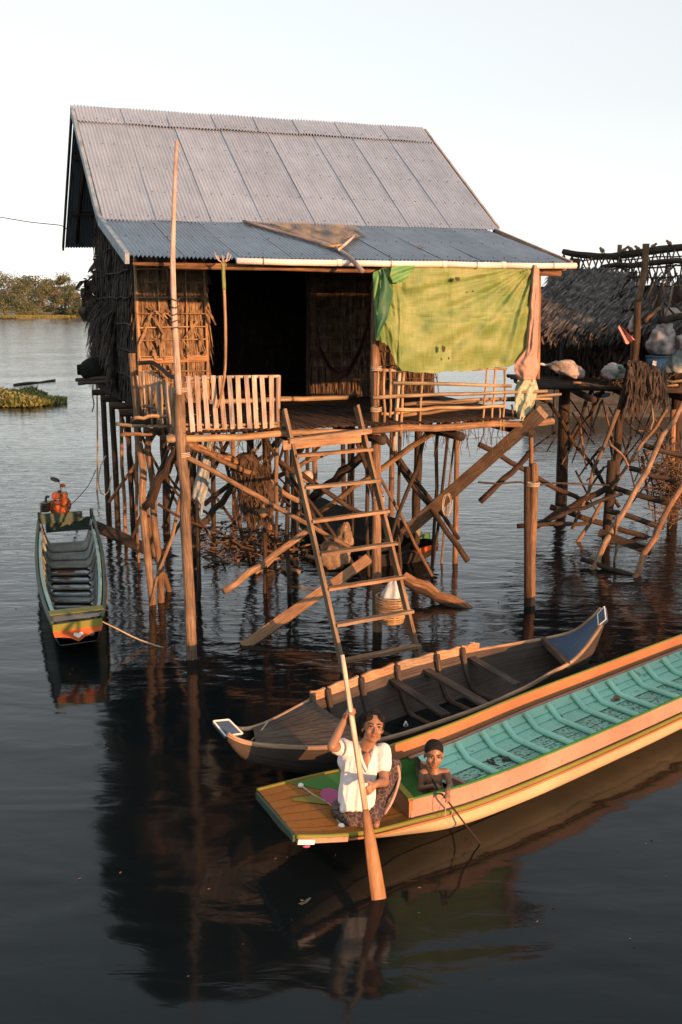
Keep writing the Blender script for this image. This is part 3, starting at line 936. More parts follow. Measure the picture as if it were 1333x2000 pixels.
# twigs and roots hanging under the porch edge
tw = MB()
rnd = random.Random(44)
for k in range(130):
    s = rnd.choice([rnd.uniform(.1, 1.3), rnd.uniform(2.9, 4.2)])
    p = H(s, rnd.uniform(.1, 1.6), ZF - .12)
    tw.tube([p, p + V((rnd.uniform(-.06, .06), rnd.uniform(-.06, .06), -rnd.uniform(.05, .2))), p + V((rnd.uniform(-.12, .12), rnd.uniform(-.1, .1), -rnd.uniform(.12, .42)))], .0035, 4)
tw.build('hanging_twigs', 'twigs', house)['kind'] = 'stuff'
# ================================================================== things on and under the house
def lumpy(name, c, r, mat, label, cat, seed, sq=.25, rot=0.0):
    rr = random.Random(seed)
    mb = MB()
    off = V((rr.uniform(0, 9), rr.uniform(0, 9), 0))
    cr, sr = math.cos(rot), math.sin(rot)
    def fn(p, q):
        a, b = p * 6.2832, (q - .5) * math.pi
        d = V((math.cos(a) * math.cos(b), math.sin(a) * math.cos(b), math.sin(b)))
        k = 1 + sq * noise.noise(d * 1.6 + off) + sq * .25 * noise.noise(d * 4 + off) + sq * .16 * abs(math.sin(a * 4 + noise.noise(d * 2 + off) * 4)) * max(0, d.z)
        x, y, z = d.x * r[0] * k, d.y * r[1] * k, max(d.z * r[2] * k, -r[2] * .75)
        return c + V((x * cr - z * sr, y, x * sr + z * cr))
    mb.grid(fn, 44, 28)
    o = mb.build(name, mat, None, True, c - V((0, 0, r[2] * .75)))
    return tag(o, label, cat)
# ladder
LTL, LTR = PT(562, 811, -.16), PT(704, 803, -.16)
LBL, LBR = PZ(676, 1312, .05), PZ(826, 1292, .05)
ladder = thing('ladder', (LBL + LBR) / 2, 'wooden plank ladder leading from the water up to the porch', 'ladder')
ln_dir = ((LBL + LBR) / 2 - (LTL + LTR) / 2).normalized()
lx = (LTR - LTL).normalized()
l_in = lx.cross(ln_dir).normalized()
if l_in.y < 0: l_in = -l_in
for a, b in ((LTL, LBL), (LTR, LBR)):
    MB().plank(a - ln_dir * .08 + l_in * .075, b + ln_dir * .35 + l_in * .075, .034, .115, l_in, 3, .002).build('stringer', 'plank_wood', ladder)
RUNGS = [((568, 860), (722, 840)), ((582, 889), (727, 876)), ((600, 951), (742, 937)), ((613, 1017), (760, 997)), ((630, 1081), (776, 1060)), ((645, 1149), (791, 1126)), ((661, 1220), (807, 1193)), ((678, 1290), (821, 1261))]
l_n = V(l_in)
l_p = LTL
def on_ladder(u, v, off=0.0):
    d = ray(u, v)
    k = (l_p - l_n * off - CAMP).dot(l_n) / d.dot(l_n)
    return CAMP + d * k
for i, (a, b) in enumerate(RUNGS):
    pa, pb = on_ladder(*a, .012), on_ladder(*b, .012)
    MB().plank(pa - lx * .012 + l_in * .035, pb + lx * .012 + l_in * .035, .085, .032 if i else .055, V((0, 0, 1)), 1, .002).build('rung', 'plank_wood', ladder)
MB().plank(on_ladder(553, 870, -.05), on_ladder(705, 855, -.05), .03, .10, V((0, 0, 1))).build('back_board', 'plank_wood', ladder)

# the tall cane lashed to the corner post
pts = [PT(346, 275, -.22), PT(343, 330, -.22), PT(340, 420, -.22), PT(338, 500, -.22), PT(340, 590, -.22), PT(344, 670, -.21), PT(350, 770, -.2)]
o = logpts('bamboo_pole', pts, .017, .036, 'grey_wood', None, 9, .02, PT(350, 770, -.2), 5)
tag(o, 'tall pale bamboo pole lashed to the porch corner post, rising past the eave', 'pole')
for k in range(5):
    p = PT(341 + k * .8, 585 + k * 14, -.22)
    MB().tube([p + V((math.cos(a) * (.05 + .01 * math.sin(3 * a)), math.sin(a) * .05, .012 * math.sin(a * 2 + k))) for a in [j * .5236 for j in range(13)]], .006, 5).build('wire_tie', 'dark_rope', o, True)

# hanging green cane with frayed top
pts = [PT(436, 512, -.24), PT(438, 560, -.24), PT(441, 640, -.24), PT(440, 720, -.24), PT(433, 770, -.22), PT(425, 797, -.2)]
cane = thing('split_bamboo_cane', PT(425, 797, -.2), 'slender bamboo cane with a splayed split top, hanging from the eave', 'cane')
logpts('stem', pts, .017, .013, 'bamboo', cane, 8, .02)
logpts('green_joint', [pts[0], PT(437, 535, -.24), PT(438.3, 566, -.24)], .0185, .0185, 'green_bamboo', cane, 8, .01)
for k in range(8):
    a = k / 8 * 6.28
    p = PT(436, 514, -.24)
    e = PT(436, 497, -.24) + V((math.cos(a) * .085, math.sin(a) * .07, .02 * math.sin(k * 2)))
    MB().tube([p, p.lerp(e, .5) + V((math.cos(a) * .02, math.sin(a) * .02, -.01)), e], [.006, .005, .003], 5).build('prong', 'pale_bamboo', cane, True)

# scoop net lying on the lower roof
def on_low_roof(u, v, off=0.03):
    n = V(HA).cross(HB * T_BREAK + V((0, 0, Z_BREAK - Z_EAVE))).normalized()
    if n.z < 0: n = -n
    d = ray(u, v)
    k = (H(0, 0, Z_EAVE) + n * off - CAMP).dot(n) / d.dot(n)
    return CAMP + d * k
net = thing('scoop_net', on_low_roof(672, 490, .04), 'bamboo framed fishing scoop net lying across the lower grey roof', 'fishing net')
a0, a1 = on_low_roof(476, 432, .05), on_low_roof(658, 485, .05)
handle_end = H(0, 0, 0) * 0 + PT(708, 529, -.62)
logpts('handle', [a0, on_low_roof(560, 456, .05), a1, handle_end], .018, .026, 'grey_wood', net, 8, .02)
logpts('crossbar', [on_low_roof(628, 478, .06), on_low_roof(650, 481, .07), on_low_roof(676, 478, .05)], .016, .016, 'bamboo', net, 7)
logpts('crossbar', [on_low_roof(662, 488, .06), on_low_roof(678, 474, .07), on_low_roof(693, 460, .05)], .017, .015, 'pale_bamboo', net, 7)
m, nt, b = new_mat('net_mesh')
v = coords(nt, 'UV', (1, 1, 1))
n1 = N(nt, 'ShaderNodeTexNoise', i_Scale=4.0, i_Detail=5.0)
nt.links.new(v, n1.inputs['Vector'])
r = ramp(nt, n1.outputs[0], [(0.35, (0.16, 0.12, 0.08)), (0.65, (0.36, 0.27, 0.17))])
nt.links.new(r.outputs[0], b.inputs['Base Color'])
b.inputs['Roughness'].default_value = 0.9
r3 = ramp(nt, n1.outputs[0], [(0.36, (0.25, 0.25, 0.25)), (0.6, (0.8, 0.8, 0.8))])
nt.links.new(r3.outputs[0], b.inputs['Alpha'])
edge_lo = [(476, 433), (520, 446), (560, 458), (600, 469), (635, 479), (668, 480), (692, 466), (711, 458)]
edge_hi = [(476, 431), (520, 433), (560, 433), (600, 434), (635, 436), (668, 438), (694, 442), (711, 456)]
def poly(pl, q):
    x = q * (len(pl) - 1); i = min(int(x), len(pl) - 2); f = x - i
    return (pl[i][0] + (pl[i + 1][0] - pl[i][0]) * f, pl[i][1] + (pl[i + 1][1] - pl[i][1]) * f)
def netfn(p, q):
    a, c = poly(edge_lo, p), poly(edge_hi, p)
    u, v = a[0] + (c[0] - a[0]) * q, a[1] + (c[1] - a[1]) * q
    return on_low_roof(u, v, .045 + .02 * math.sin(p * 17 + q * 5) * math.sin(q * 3.1) + .012 * noise.noise(V((p * 14, q * 8, 0))))
MB().grid(netfn, 40, 14, uvs=(2.0, .6)).build('netting', 'net_mesh', net, True)
# small leaf litter on roof
lf = MB()
for (u, v) in [(815, 481), (809, 483), (820, 479)]:
    p = on_low_roof(u, v, .03)
    lf.strip(p, p + V((.08, .05, .02)), .03, (0, 1, .3))
tag(lf.build('dry_leaf', 'thatch', None, False), 'dry curled leaf lying on the lower roof right of the scoop net', 'leaf')

# ---------------------------------------------------- cloths
def mat_tarp():
    m, nt, b = new_mat('green_tarp')
    v = coords(nt, 'UV', (1, 1, 1))
    n1 = N(nt, 'ShaderNodeTexNoise', i_Scale=2.6, i_Detail=6.0, i_Roughness=0.65)
    nt.links.new(v, n1.inputs['Vector'])
    r = ramp(nt, n1.outputs[0], [(0.30, (0.09, 0.175, 0.045)), (0.45, (0.15, 0.235, 0.06)), (0.58, (0.215, 0.285, 0.09)), (0.74, (0.29, 0.30, 0.145))])
    wv = coords(nt, 'UV', (90, 6, 1))
    n2 = N(nt, 'ShaderNodeTexNoise', i_Scale=1.0, i_Detail=3.0)
    nt.links.new(wv, n2.inputs['Vector'])
    wv2 = coords(nt, 'UV', (5, 90, 1))
    n3 = N(nt, 'ShaderNodeTexNoise', i_Scale=1.0, i_Detail=3.0)
    nt.links.new(wv2, n3.inputs['Vector'])
    ad = N(nt, 'ShaderNodeMath', operation='ADD')
    nt.links.new(n2.outputs[0], ad.inputs[0]); nt.links.new(n3.outputs[0], ad.inputs[1])
    r2 = ramp(nt, ad.outputs[0], [(0.40, (0.70, 0.70, 0.70)), (0.9, (1.0, 1.0, 1.0))])
    r2.color_ramp.elements[1].position = 0.62
    mr = N(nt, 'ShaderNodeMath', operation='MULTIPLY'); mr.inputs[1].default_value = 0.5
    nt.links.new(ad.outputs[0], mr.inputs[0]); nt.links.new(mr.outputs[0], r2.inputs[0])
    mx = N(nt, 'ShaderNodeMix', data_type='RGBA', blend_type='MULTIPLY'); mx.inputs[0].default_value = 1.0
    nt.links.new(r.outputs[0], mx.inputs[6]); nt.links.new(r2.outputs[0], mx.inputs[7])
    # a fresher green towards the left upper corner, as dyed
    sep = N(nt, 'ShaderNodeSeparateXYZ'); nt.links.new(v, sep.inputs[0])
    mg = N(nt, 'ShaderNodeMapRange'); mg.inputs['From Min'].default_value = 0.55; mg.inputs['From Max'].default_value = 0.0
    nt.links.new(sep.outputs['X'], mg.inputs['Value'])
    mu = N(nt, 'ShaderNodeMath', operation='MULTIPLY'); nt.links.new(mg.outputs[0], mu.inputs[0]); nt.links.new(n1.outputs[0], mu.inputs[1])
    mx2 = N(nt, 'ShaderNodeMix', data_type='RGBA'); nt.links.new(mu.outputs[0], mx2.inputs[0])
    nt.links.new(mx.outputs[2], mx2.inputs[6]); mx2.inputs[7].default_value = (0.06, 0.26, 0.10, 1)
    nt.links.new(mx2.outputs[2], b.inputs['Base Color'])
    b.inputs['Roughness'].default_value = 0.6
    b.inputs['Transmission Weight'].default_value = 0.0
    add_bump(nt, b, ad.outputs[0], 0.3, 0.004)
mat_tarp()
top = [(728, 533), (738, 528), (750, 522), (768, 517), (800, 516), (850, 515), (905, 515), (960, 514), (1000, 514), (1042, 515)]
bot = [(733, 660), (745, 668), (757, 672), (774, 712), (786, 724), (845, 729), (905, 724), (965, 719), (1003, 714), (1030, 688)]
def tarpfn(p, q):
    a, c = poly(bot, p), poly(top, p)
    # the hem hangs ragged
    rag = (5.5 * noise.noise(V((p * 17, 0, 0))) + 3.5 * noise.noise(V((p * 60, 3, 0)))) * max(0, 1 - q * 9)
    u, v = a[0] + (c[0] - a[0]) * q, a[1] + (c[1] - a[1]) * q + rag
    n = noise.noise(V((p * 3.2, q * 2.4, 1))) * .07 + noise.noise(V((p * 9, q * 5, 5))) * .035 + noise.noise(V((p * 22, q * 9, 7))) * .016 + .018 * max(0, 1 - abs(p - .34 - .03 * math.sin(q * 4)) * 60) + .016 * max(0, 1 - abs(p - .62 + .02 * q) * 70) + .016 * max(0, 1 - abs(q - .52 - .04 * math.sin(p * 7)) * 40)
    # pleats fanning from the tied corners
    d1 = math.atan2((1 - q) * .75, p + .02)
    n += .030 * math.sin(d1 * 16) * math.exp(-p * 3.4)
    d2 = math.atan2((1 - q) * .75, 1.03 - p)
    n += .020 * math.sin(d2 * 22) * math.exp(-(1 - p) * 3.0) + .012 * math.sin(d2 * 41) * math.exp(-(1 - p) * 2.0)
    n += -.12 * math.sin(math.pi * q) * (.5 + .5 * p) * .6
    if p < .16: n += .16 * math.sin(p / .16 * math.pi) * (-1) * math.sin(math.pi * min(1, q * 1.1))
    n += .05 * max(0, .12 - abs(p - .13)) / .12 * q
    return PT(u, v, -.10 + n)
tarp = MB().grid(tarpfn, 110, 60, uvs=(2.0, 1.3)).build('tarpaulin', 'green_tarp', None, True, PT(880, 720, -.1))
tag(tarp, 'faded yellow green tarpaulin hung as a screen along the right of the porch', 'tarpaulin')
mat_mottle('tarp_back', (0.012, 0.075, 0.035), (0.03, 0.13, 0.06), scale=6, rough=0.6, bump=0.5, bscale=14)
mat_mottle('tarp_fresh', (0.05, 0.19, 0.055), (0.10, 0.26, 0.08), (0.17, 0.29, 0.09), scale=6, rough=0.6, bump=0.5, bscale=14)
def tri_piece(name, mat, e0, e1, t0, bul):
    def fn(p, q):
        a, c = poly(e0, p), poly(e1, p)
        u, v = a[0] + (c[0] - a[0]) * q, a[1] + (c[1] - a[1]) * q
        return PT(u, v, t0 - bul * math.sin(math.pi * q) + .012 * math.sin(p * 11 + q * 4))
    return MB().grid(fn, 16, 10).build(name, mat, tarp, True)
tri_piece('folded_corner', 'tarp_back', [(747, 525), (743, 570), (737, 620), (735, 658)], [(749, 525), (769, 573), (757, 622), (738, 660)], -.30, .03)
tri_piece('fresh_patch', 'tarp_fresh', [(766, 520), (762, 538), (768, 552)], [(812, 518), (806, 530), (790, 551)], -.27, .01)
tri_piece('fresh_patch', 'tarp_fresh', [(729, 535), (731, 580), (735, 640)], [(744, 526), (742, 575), (736, 640)], -.22, .02)
mat_mottle('hole_dark', (0.01, 0.01, 0.01), (0.02, 0.018, 0.015), scale=20)
for (u, v, sx, sy) in [(894, 545, 5.5, 4), (866, 681, 4.5, 7), (924, 569, 2.5, 1.6), (877, 700, 1.6, 3)]:
    c = PT(u, v, -.22)
    h = MB()
    k = len(h.v)
    for j in range(9):
        a = j / 9 * 6.283
        h.v.append(PT(u + sx * math.cos(a) * random.uniform(.7, 1.2), v + sy * math.sin(a) * random.uniform(.7, 1.2), -.235))
    h.face(list(range(9)), [(0, 0)] * 9)
    h.build('torn_patch', 'hole_dark', tarp)
mat_mottle('pink_cloth', (0.30, 0.18, 0.14), (0.43, 0.29, 0.235), scale=16, rough=0.85, bump=0.5, bscale=40)
edgeL = [(1038, 517), (1035, 560), (1032, 620), (1027, 680), (1006, 708), (1004, 722), (1012, 741)]
edgeR = [(1054, 518), (1054, 560), (1053, 620), (1050, 680), (1050, 700), (1055, 718), (1046, 741)]
def clothfn(eL, eR, t0, bulge, fold):
    def fn(p, q):
        a, c = poly(eL, q), poly(eR, q)
        u, v = a[0] + (c[0] - a[0]) * p, a[1] + (c[1] - a[1]) * p
        n = -bulge * math.sin(math.pi * p) + fold * math.sin(p * 12 + q * 7) + .02 * noise.noise(V((p * 6, q * 14, 2)))
        return PT(u, v, t0 + n)
    return fn
o = MB().grid(clothfn(edgeL, edgeR, -.12, .09, .012), 22, 46, uvs=(.4, 1.6)).build('pink_cloth', 'pink_cloth', None, True, PT(1040, 740, -.1))
tag(o, 'faded pink sacking tied down the porch corner beside the green tarpaulin', 'cloth')
mat_mottle('printed_cloth', (0.04, 0.10, 0.06), (0.42, 0.44, 0.32), (0.16, 0.26, 0.20), scale=13, rough=0.8, bump=0.4, bscale=30, stretch=(1, 1, .5))
edgeL = [(1012, 741), (1006, 760), (1006, 790), (1012, 818)]
edgeR = [(1047, 741), (1052, 760), (1044, 790), (1022, 822)]
o = MB().grid(clothfn(edgeL, edgeR, -.07, .06, .025), 26, 26, uvs=(.4, .6)).build('printed_cloth', 'printed_cloth', None, True, PT(1025, 820, -.1))
tag(o, 'crumpled green and white printed cloth hanging below the pink sacking', 'cloth')
# hammock in the shade of the porch
mat_mottle('hammock_cloth', (0.035, 0.010, 0.010), (0.07, 0.022, 0.020), scale=12, rough=0.9)
def hamfn(p, q):
    c = [(617, 560), (618, 640), (628, 690), (648, 728), (664, 740), (684, 728), (704, 690), (720, 640), (728, 575)]
    u, v = poly(c, p)
    b = PT(u, v, 2.15)
    wd = .10 + .10 * math.sin(math.pi * p)
    return b + V((0, 0, (q - .2) * wd * .55 + .0)) + HB * (math.sin(q * 3.14) * .09)
o = MB().grid(hamfn, 40, 8).build('hammock', 'hammock_cloth', None, True, PT(664, 740, 2.15))
tag(o, 'dark red cloth hammock slung in the shade of the porch', 'hammock')

# ---------------------------------------------------- beams and boards about the stilts
a, b = PT(1060, 806, -.30), PZ(792, 1040, .62)
beam = MB().plank(a, b, .16, .09, V((.25, -.85, .45)), 4, .010).build('timber_beam', 'plank_wood', None, False, b)
tag(beam, 'heavy squared timber beam slanting up to the right porch corner', 'beam')
a, b = PT(1045, 832, -.05), PZ(800, 1050, .5)
lashing('lashing', b + V((.10, -.02, .13)), (1, .2, .6), .14, beam, 4)
rp = []
c0 = on = PT(874, 962, -.05)
for k in range(61):
    tt = k / 60 * 6.283 * 4
    rp.append(c0 + V((.05 * math.sin(tt) + .01 * math.sin(tt * .37), -.02, -.14 + .14 * math.cos(tt) - .02 * (k % 16) / 16)))
o = MB().tube(rp, .005, 5).build('hanging_rope', 'rope', None, True, c0)
tag(o, 'thin pink cord coil hanging from the heavy slanting beam', 'rope')
a, b = PZ(476, 1264, -.02), PZ(722, 1090, .75)
o = MB().plank(a, b, .125, .04, V((.3, -.5, .8)), 4, .006).build('loose_plank', 'plank_wood', None, False, a)
tag(o, 'long wide plank slanting out of the water below the ladder', 'plank')
a, b = PZ(790, 1126, .30), PZ(926, 1196, -.06)
o = MB().tube(bend(a, b, 6, .02), [.07, .075, .075, .07, .07, .065, .05], 8, True, .12).build('split_log', 'post_wood', None, False, b)
tag(o, 'split log slanting into the water right of the ladder', 'log')
MB().tube(bend(a + V((.02, -.05, -.07)), b + V((0, -.05, -.03)), 6, .02), .05, 8, True, .15).build('split_half', 'dark_wood', o)
a, b = PZ(180, 1025, .35), PZ(345, 1098, -.06)
o = MB().plank(a, b, .24, .04, V((.2, -.4, 1)), 5, .008).build('sunken_board', 'dark_wood', None, False, b)
tag(o, 'dark weathered board slanting into the water beside the engine boat', 'board')

# debris raft of driftwood and husks caught between the posts
rnd = random.Random(77)
db = MB()
for k in range(230):
    u = rnd.gauss(500, 70); v = rnd.gauss(1062, 24)
    if u < 385 or u > 650: continue
    p = PZ(u, v, rnd.uniform(0, .10))
    d = V((rnd.gauss(0, 1), rnd.gauss(0, .7), rnd.gauss(0, .18))).normalized() * rnd.uniform(.08, .45)
    db.tube([p - d * .5, p + V((0, 0, rnd.uniform(-.02, .02))), p + d * .5], [rnd.uniform(.005, .018)] * 3, 5, True, .2)
for k in range(330):
    u = rnd.gauss(505, 72); v = rnd.gauss(1065, 24)
    if u < 385 or u > 650: continue
    p = PZ(u, v, rnd.uniform(.0, .07))
    d = V((rnd.gauss(0, 1), rnd.gauss(0, 1), rnd.gauss(0, .3))).normalized() * rnd.uniform(.05, .16)
    db.strip(p, p + d, rnd.uniform(.02, .06), (rnd.uniform(-1, 1), rnd.uniform(-1, 1), rnd.uniform(-.3, .3)), 0, .02)
tag(db.build('driftwood', 'twigs'), 'raft of driftwood, husks and leaves caught between the stilts', 'debris', kind='stuff')
for (u0, v0, u1, v1, lab) in [(500, 1118, 545, 1090, 'short pale broken branch floating left of the driftwood raft front'), (552, 1108, 585, 1118, 'short pale stick floating at the front of the driftwood raft'), (600, 1085, 640, 1095, 'pale forked branch floating beside the left ladder leg')]:
    a, b = PZ(u0, v0, .04), PZ(u1, v1, .10)
    o = log('driftwood_branch', a, b, .035, .025, 'plank_wood', None, 5, .02, 8, .1, a)
    tag(o, lab, 'branch')
# brown fish trap netting hung under the porch
mat_mottle('old_net', (0.025, 0.017, 0.012), (0.06, 0.04, 0.027), (0.12, 0.078, 0.05), scale=14, rough=0.95, bump=0.4)
ng = MB()
rnd = random.Random(78)
for k in range(1500):
    q = rnd.random()
    cx, cy = 488 + 14 * q, 900 + 105 * q
    w_ = 38 * (1 - .35 * q)
    p = PT(cx + rnd.uniform(-1, 1) * w_, cy + rnd.uniform(-8, 8), 1.35 + rnd.uniform(-.18, .18))
    ng.strip(p, p + V((rnd.uniform(-.06, .06), rnd.uniform(-.05, .05), -rnd.uniform(.06, .2))), .012, (1, rnd.uniform(-1, 1), 0))
for k in range(6):
    ng.ell(PT(480 + k * 8, 905 + k * 12, 1.38), (.16, .15, .14), None, 10, 6)
o = ng.build('old_fishing_net', 'old_net', None, False, PT(500, 1005, 1.35))
tag(o, 'bundle of old brown fishing net hanging behind the long slanting pole', 'fishing net')
# grey mesh sack hanging
mat_mottle('mesh_sack', (0.12, 0.15, 0.16), (0.24, 0.28, 0.29), (0.34, 0.37, 0.36), scale=10, rough=0.8, bump=0.4)
eL = [(400, 850), (398, 880), (388, 915), (378, 950), (376, 972), (390, 985), (391, 1000)]
eR = [(420, 850), (416, 880), (410, 915), (408, 950), (400, 975), (398, 990), (395, 1008)]
o = MB().grid(clothfn(eL, eR, .9, .10, .02), 14, 30).build('mesh_sack', 'mesh_sack', None, True, PT(392, 1005, .9))
tag(o, 'limp grey green mesh net sack hanging behind the front corner post', 'sack')
mat_mottle('gourd_skin', (0.10, 0.06, 0.03), (0.24, 0.15, 0.08), scale=8, rough=0.7)
g = thing('hanging_gourd', PT(514, 1008, .8), 'small brown gourd hanging under the long slanting pole', 'gourd')
MB().ell(PT(514, 1001, .8), (.055, .05, .065), None).ell(PT(514, 993, .8), (.028, .028, .05), None).build('body', 'gourd_skin', g, True)
MB().tube([PT(514, 992, .8), PT(515, 972, .8)], .005, 5).build('cord', 'dark_rope', g, True)
mat_mottle('foam_float', (0.40, 0.30, 0.25), (0.58, 0.46, 0.39), scale=20, rough=0.8)
o = MB().ell(PT(600, 931, 1.9), (.085, .08, .085)).build('net_float', 'foam_float', None, True, PT(600, 940, 1.9)); tag(o, 'pale round foam net float behind the upper left ladder leg', 'float')
o = MB().ell(PT(576, 935, 1.95), (.10, .09, .10)).build('net_float', 'mesh_sack', None, True, PT(576, 945, 1.95)); tag(o, 'dull grey round net float left of the pale one', 'float')
# sack and basket seen through the ladder
mat_mottle('jute', (0.09, 0.06, 0.038), (0.19, 0.13, 0.082), (0.30, 0.215, 0.14), scale=18, rough=0.9, bump=0.5)
lumpy('jute_sack', PT(655, 1086, .9), (.19, .17, .20), 'jute', 'bulging jute sack resting on timbers behind the ladder rungs', 'sack', 21, .35)
lumpy('jute_sack', PT(674, 1050, 1.0), (.10, .09, .16), 'jute', 'slim upright jute sack leaning behind the bulging one', 'sack', 22, .4)
# basket with a plastic bag
bc = PT(765, 1212, -.25)
bk = thing('woven_basket', bc, 'round woven basket hung behind the lower right of the ladder', 'basket')
for k in range(11):
    z = k / 10 * .30
    r = .13 + .05 * math.sin(min(1, k / 7) * 1.6)
    MB().tube([bc + V((math.cos(a) * r * (1 + .02 * ((i + k) % 2)), math.sin(a) * r * (1 + .02 * ((i + k) % 2)), z)) for i, a in enumerate([j / 28 * 6.2832 for j in range(29)])], .013, 5, False).build('weave', 'bamboo', bk, True)
for k in range(14):
    a = k / 14 * 6.283
    MB().plank(bc + V((math.cos(a) * .14, math.sin(a) * .14, -.01)), bc + V((math.cos(a) * .185, math.sin(a) * .185, .31)), .016, .006, V((math.cos(a), math.sin(a), 0))).build('stake', 'bamboo', bk)
MB().tube([bc + V((math.cos(a) * .13, math.sin(a) * .13, .0)) for a in [j / 20 * 6.2832 for j in range(21)]], .02, 6).ell(bc + V((0, 0, .01)), (.14, .14, .012), None, 16, 4).build('base', 'bamboo', bk, True)
m, nt, b = new_mat('plastic_film')
b.inputs['Base Color'].default_value = (0.55, 0.58, 0.60, 1); b.inputs['Roughness'].default_value = 0.22; b.inputs['Alpha'].default_value = 0.8
v = coords(nt, 'Object', (1, 1, 1)); n1 = N(nt, 'ShaderNodeTexNoise', i_Scale=24.0, i_Detail=4.0); nt.links.new(v, n1.inputs['Vector']); add_bump(nt, b, n1.outputs[0], 0.8, 0.02)
def bagfn(p, q):
    a = p * 6.2832
    r = .16 * (1 - q) ** .6 + .004
    r *= 1 + .16 * math.sin(a * 5 + q * 4) * (.3 + q) + .12 * noise.noise(V((math.cos(a) * 2, math.sin(a) * 2, q * 4)))
    return bc + V((math.cos(a) * r + .05 * q, math.sin(a) * r, .20 + q * .36))
o = MB().grid(bagfn, 40, 18).build('plastic_bag', 'plastic_film', None, True, bc + V((0, 0, .2)))
tag(o, 'crumpled clear plastic bag stuffed in the woven basket', 'bag')

# wire running left from the gable
o = MB().tube([PY(-260, 392, 21.0), PY(-100, 412, 20.2), PY(0, 424, 19.4), PY(60, 434, 18.6), PY(120, 440, 18.0), H(-.4, 6.2, 4.95)], .008, 5).build('wire', 'dark_rope', None, True, H(-.4, 6.2, 4.95))
tag(o, 'thin black wire sagging from the gable to the left edge', 'wire')
# things hung on the dark gable wall
mat_mottle('unlit_jar', (0.008, 0.010, 0.009), (0.018, 0.02, 0.017), scale=6, rough=0.9)  # jar coloured near black to stand for its lack of light
MATS['unlit_jar'].node_tree.nodes['Principled BSDF'].inputs['Specular IOR Level'].default_value = 0.1
jc = PT(186, 722, 5.2)
jar = MB().ell(jc, (.24, .22, .19), None, 18, 10).tube([jc + V((-.20, 0, .0)), jc + V((-.27, -.02, .0))], [.09, .08], 10).build('water_jar', 'unlit_jar', None, True, jc - V((0, 0, .2)))
tag(jar, 'dark rounded jar bulging from the foot of the thatched gable wall', 'jar')
for k, (u0, v0, u1, v1, t, lab) in enumerate([(150, 742, 235, 738, 5.0, 'upper dark pole under the jar at the gable foot'), (155, 749, 228, 744, 4.9, 'lower dark pole under the jar at the gable foot')]):
    a, b = PT(u0, v0, t + .4), PT(u1, v1, t - .6)
    tag(log('shelf_pole', a, b, .03, .03, 'dark_wood', None, 4, .01, 7, .05, a), lab, 'pole')
rag = MB()
def ragfn(p, q):
    b = PT(190 + 14 * p + 4 * math.sin(q * 5), 505 + 120 * q, 6.2)
    return b + V((.03 * math.sin(q * 20 + p * 4), .05 * math.sin(p * 6), 0))
for k in range(160):
    u, v = random.uniform(160, 200), random.uniform(505, 615)
    if u < 178 - 0.0 and v < 545: continue
    p = PT(u, v, 6.3 + random.uniform(-.1, .1))
    rag.strip(p, p + V((random.uniform(-.12, .12), random.uniform(-.1, .1), random.uniform(-.22, .05))), random.uniform(.04, .10), (1, random.uniform(-.4, .4), random.uniform(-.4, .4)))
o = rag.build('ragged_bundle', 'dark_thatch', None, False, PT(185, 615, 6.3))
tag(o, 'ragged black bundle of leaves sticking out behind the gable wall', 'bundle')
# ropes and cords on the left posts
for i, (pts, lab) in enumerate([
    ([PT(207, 890, 1.9), PT(196, 915, 1.9), PT(193, 945, 1.9), PT(200, 965, 1.9), PT(212, 960, 1.9), PT(217, 930, 1.9)], 'loop of pale rope tied round the farthest left post'),
    ([PT(183, 750, 2.3), PT(181, 770, 2.3), PT(184, 790, 2.3), PT(180, 805, 2.3)], 'short dark rope end dangling below the gable corner')]):
    o = logpts('rope', pts, .008, .008, 'rope' if i == 0 else 'dark_rope', None, 5, 0, pts[-1], 6)
    tag(o, lab, 'rope')
# ================================================================== boats
def lerp(a, b, t): return a + (b - a) * t
class Hull:
    """stations from one end to the other: left edge, right edge (world points at sheer height), keel height, flat width of the bottom"""
    def __init__(s, st, chine=False):
        s.st = st
        s.chine = chine                # with a chine the last station value is the depth of the upright side
    def at(s, q):
        x = q * (len(s.st) - 1); i = min(int(x), len(s.st) - 2); f = x - i
        a, b = s.st[max(i - 1, 0)], s.st[i]; c, d = s.st[i + 1], s.st[min(i + 2, len(s.st) - 1)]
        def cr(p0, p1, p2, p3):
            return 0.5 * ((2 * p1) + (p2 - p0) * f + (2 * p0 - 5 * p1 + 4 * p2 - p3) * f * f + (3 * p1 - p0 - 3 * p2 + p3) * f ** 3)
        return tuple(cr(a[k], b[k], c[k], d[k]) for k in range(4))
    def sec(s, q, w, inset=0.0, zlift=0.0):
        """point on the section: w = 0 left edge .. 1 right edge"""
        L, Rr, zk, fw = s.at(q)
        c = (L + Rr) / 2
        ax = (Rr - L); half = ax.length / 2 - inset; ax.normalize()
        zs = L.z + (Rr.z - L.z) * w
        x = (w - .5) * 2
        ax_ = abs(x)
        if s.chine:
            zc = zs - fw
            if ax_ > .5:
                k = (ax_ - .5) / .5
                r = .93 + .07 * k; z = zc + (zs - zc) * k
            else:
                y = ax_ / .5
                r = .93 * y; z = zk + (zc - zk) * y ** 2.6
            p = c + ax * (math.copysign(r * half, x))
            p.z = max(z, zk + zlift)
            return p
        # side from the sheer to the chine, then the flat bottom
        if ax_ > .5:
            k = (ax_ - .5) / .5
            r = fw + (1 - fw) * (k ** .75)
            z = zk + zlift + (zs - zk - zlift) * (k ** 1.15)
        else:
            r = fw * (ax_ / .5); z = zk + zlift - .0
        p = c + ax * (math.copysign(r * half, x))
        p.z = z
        return p
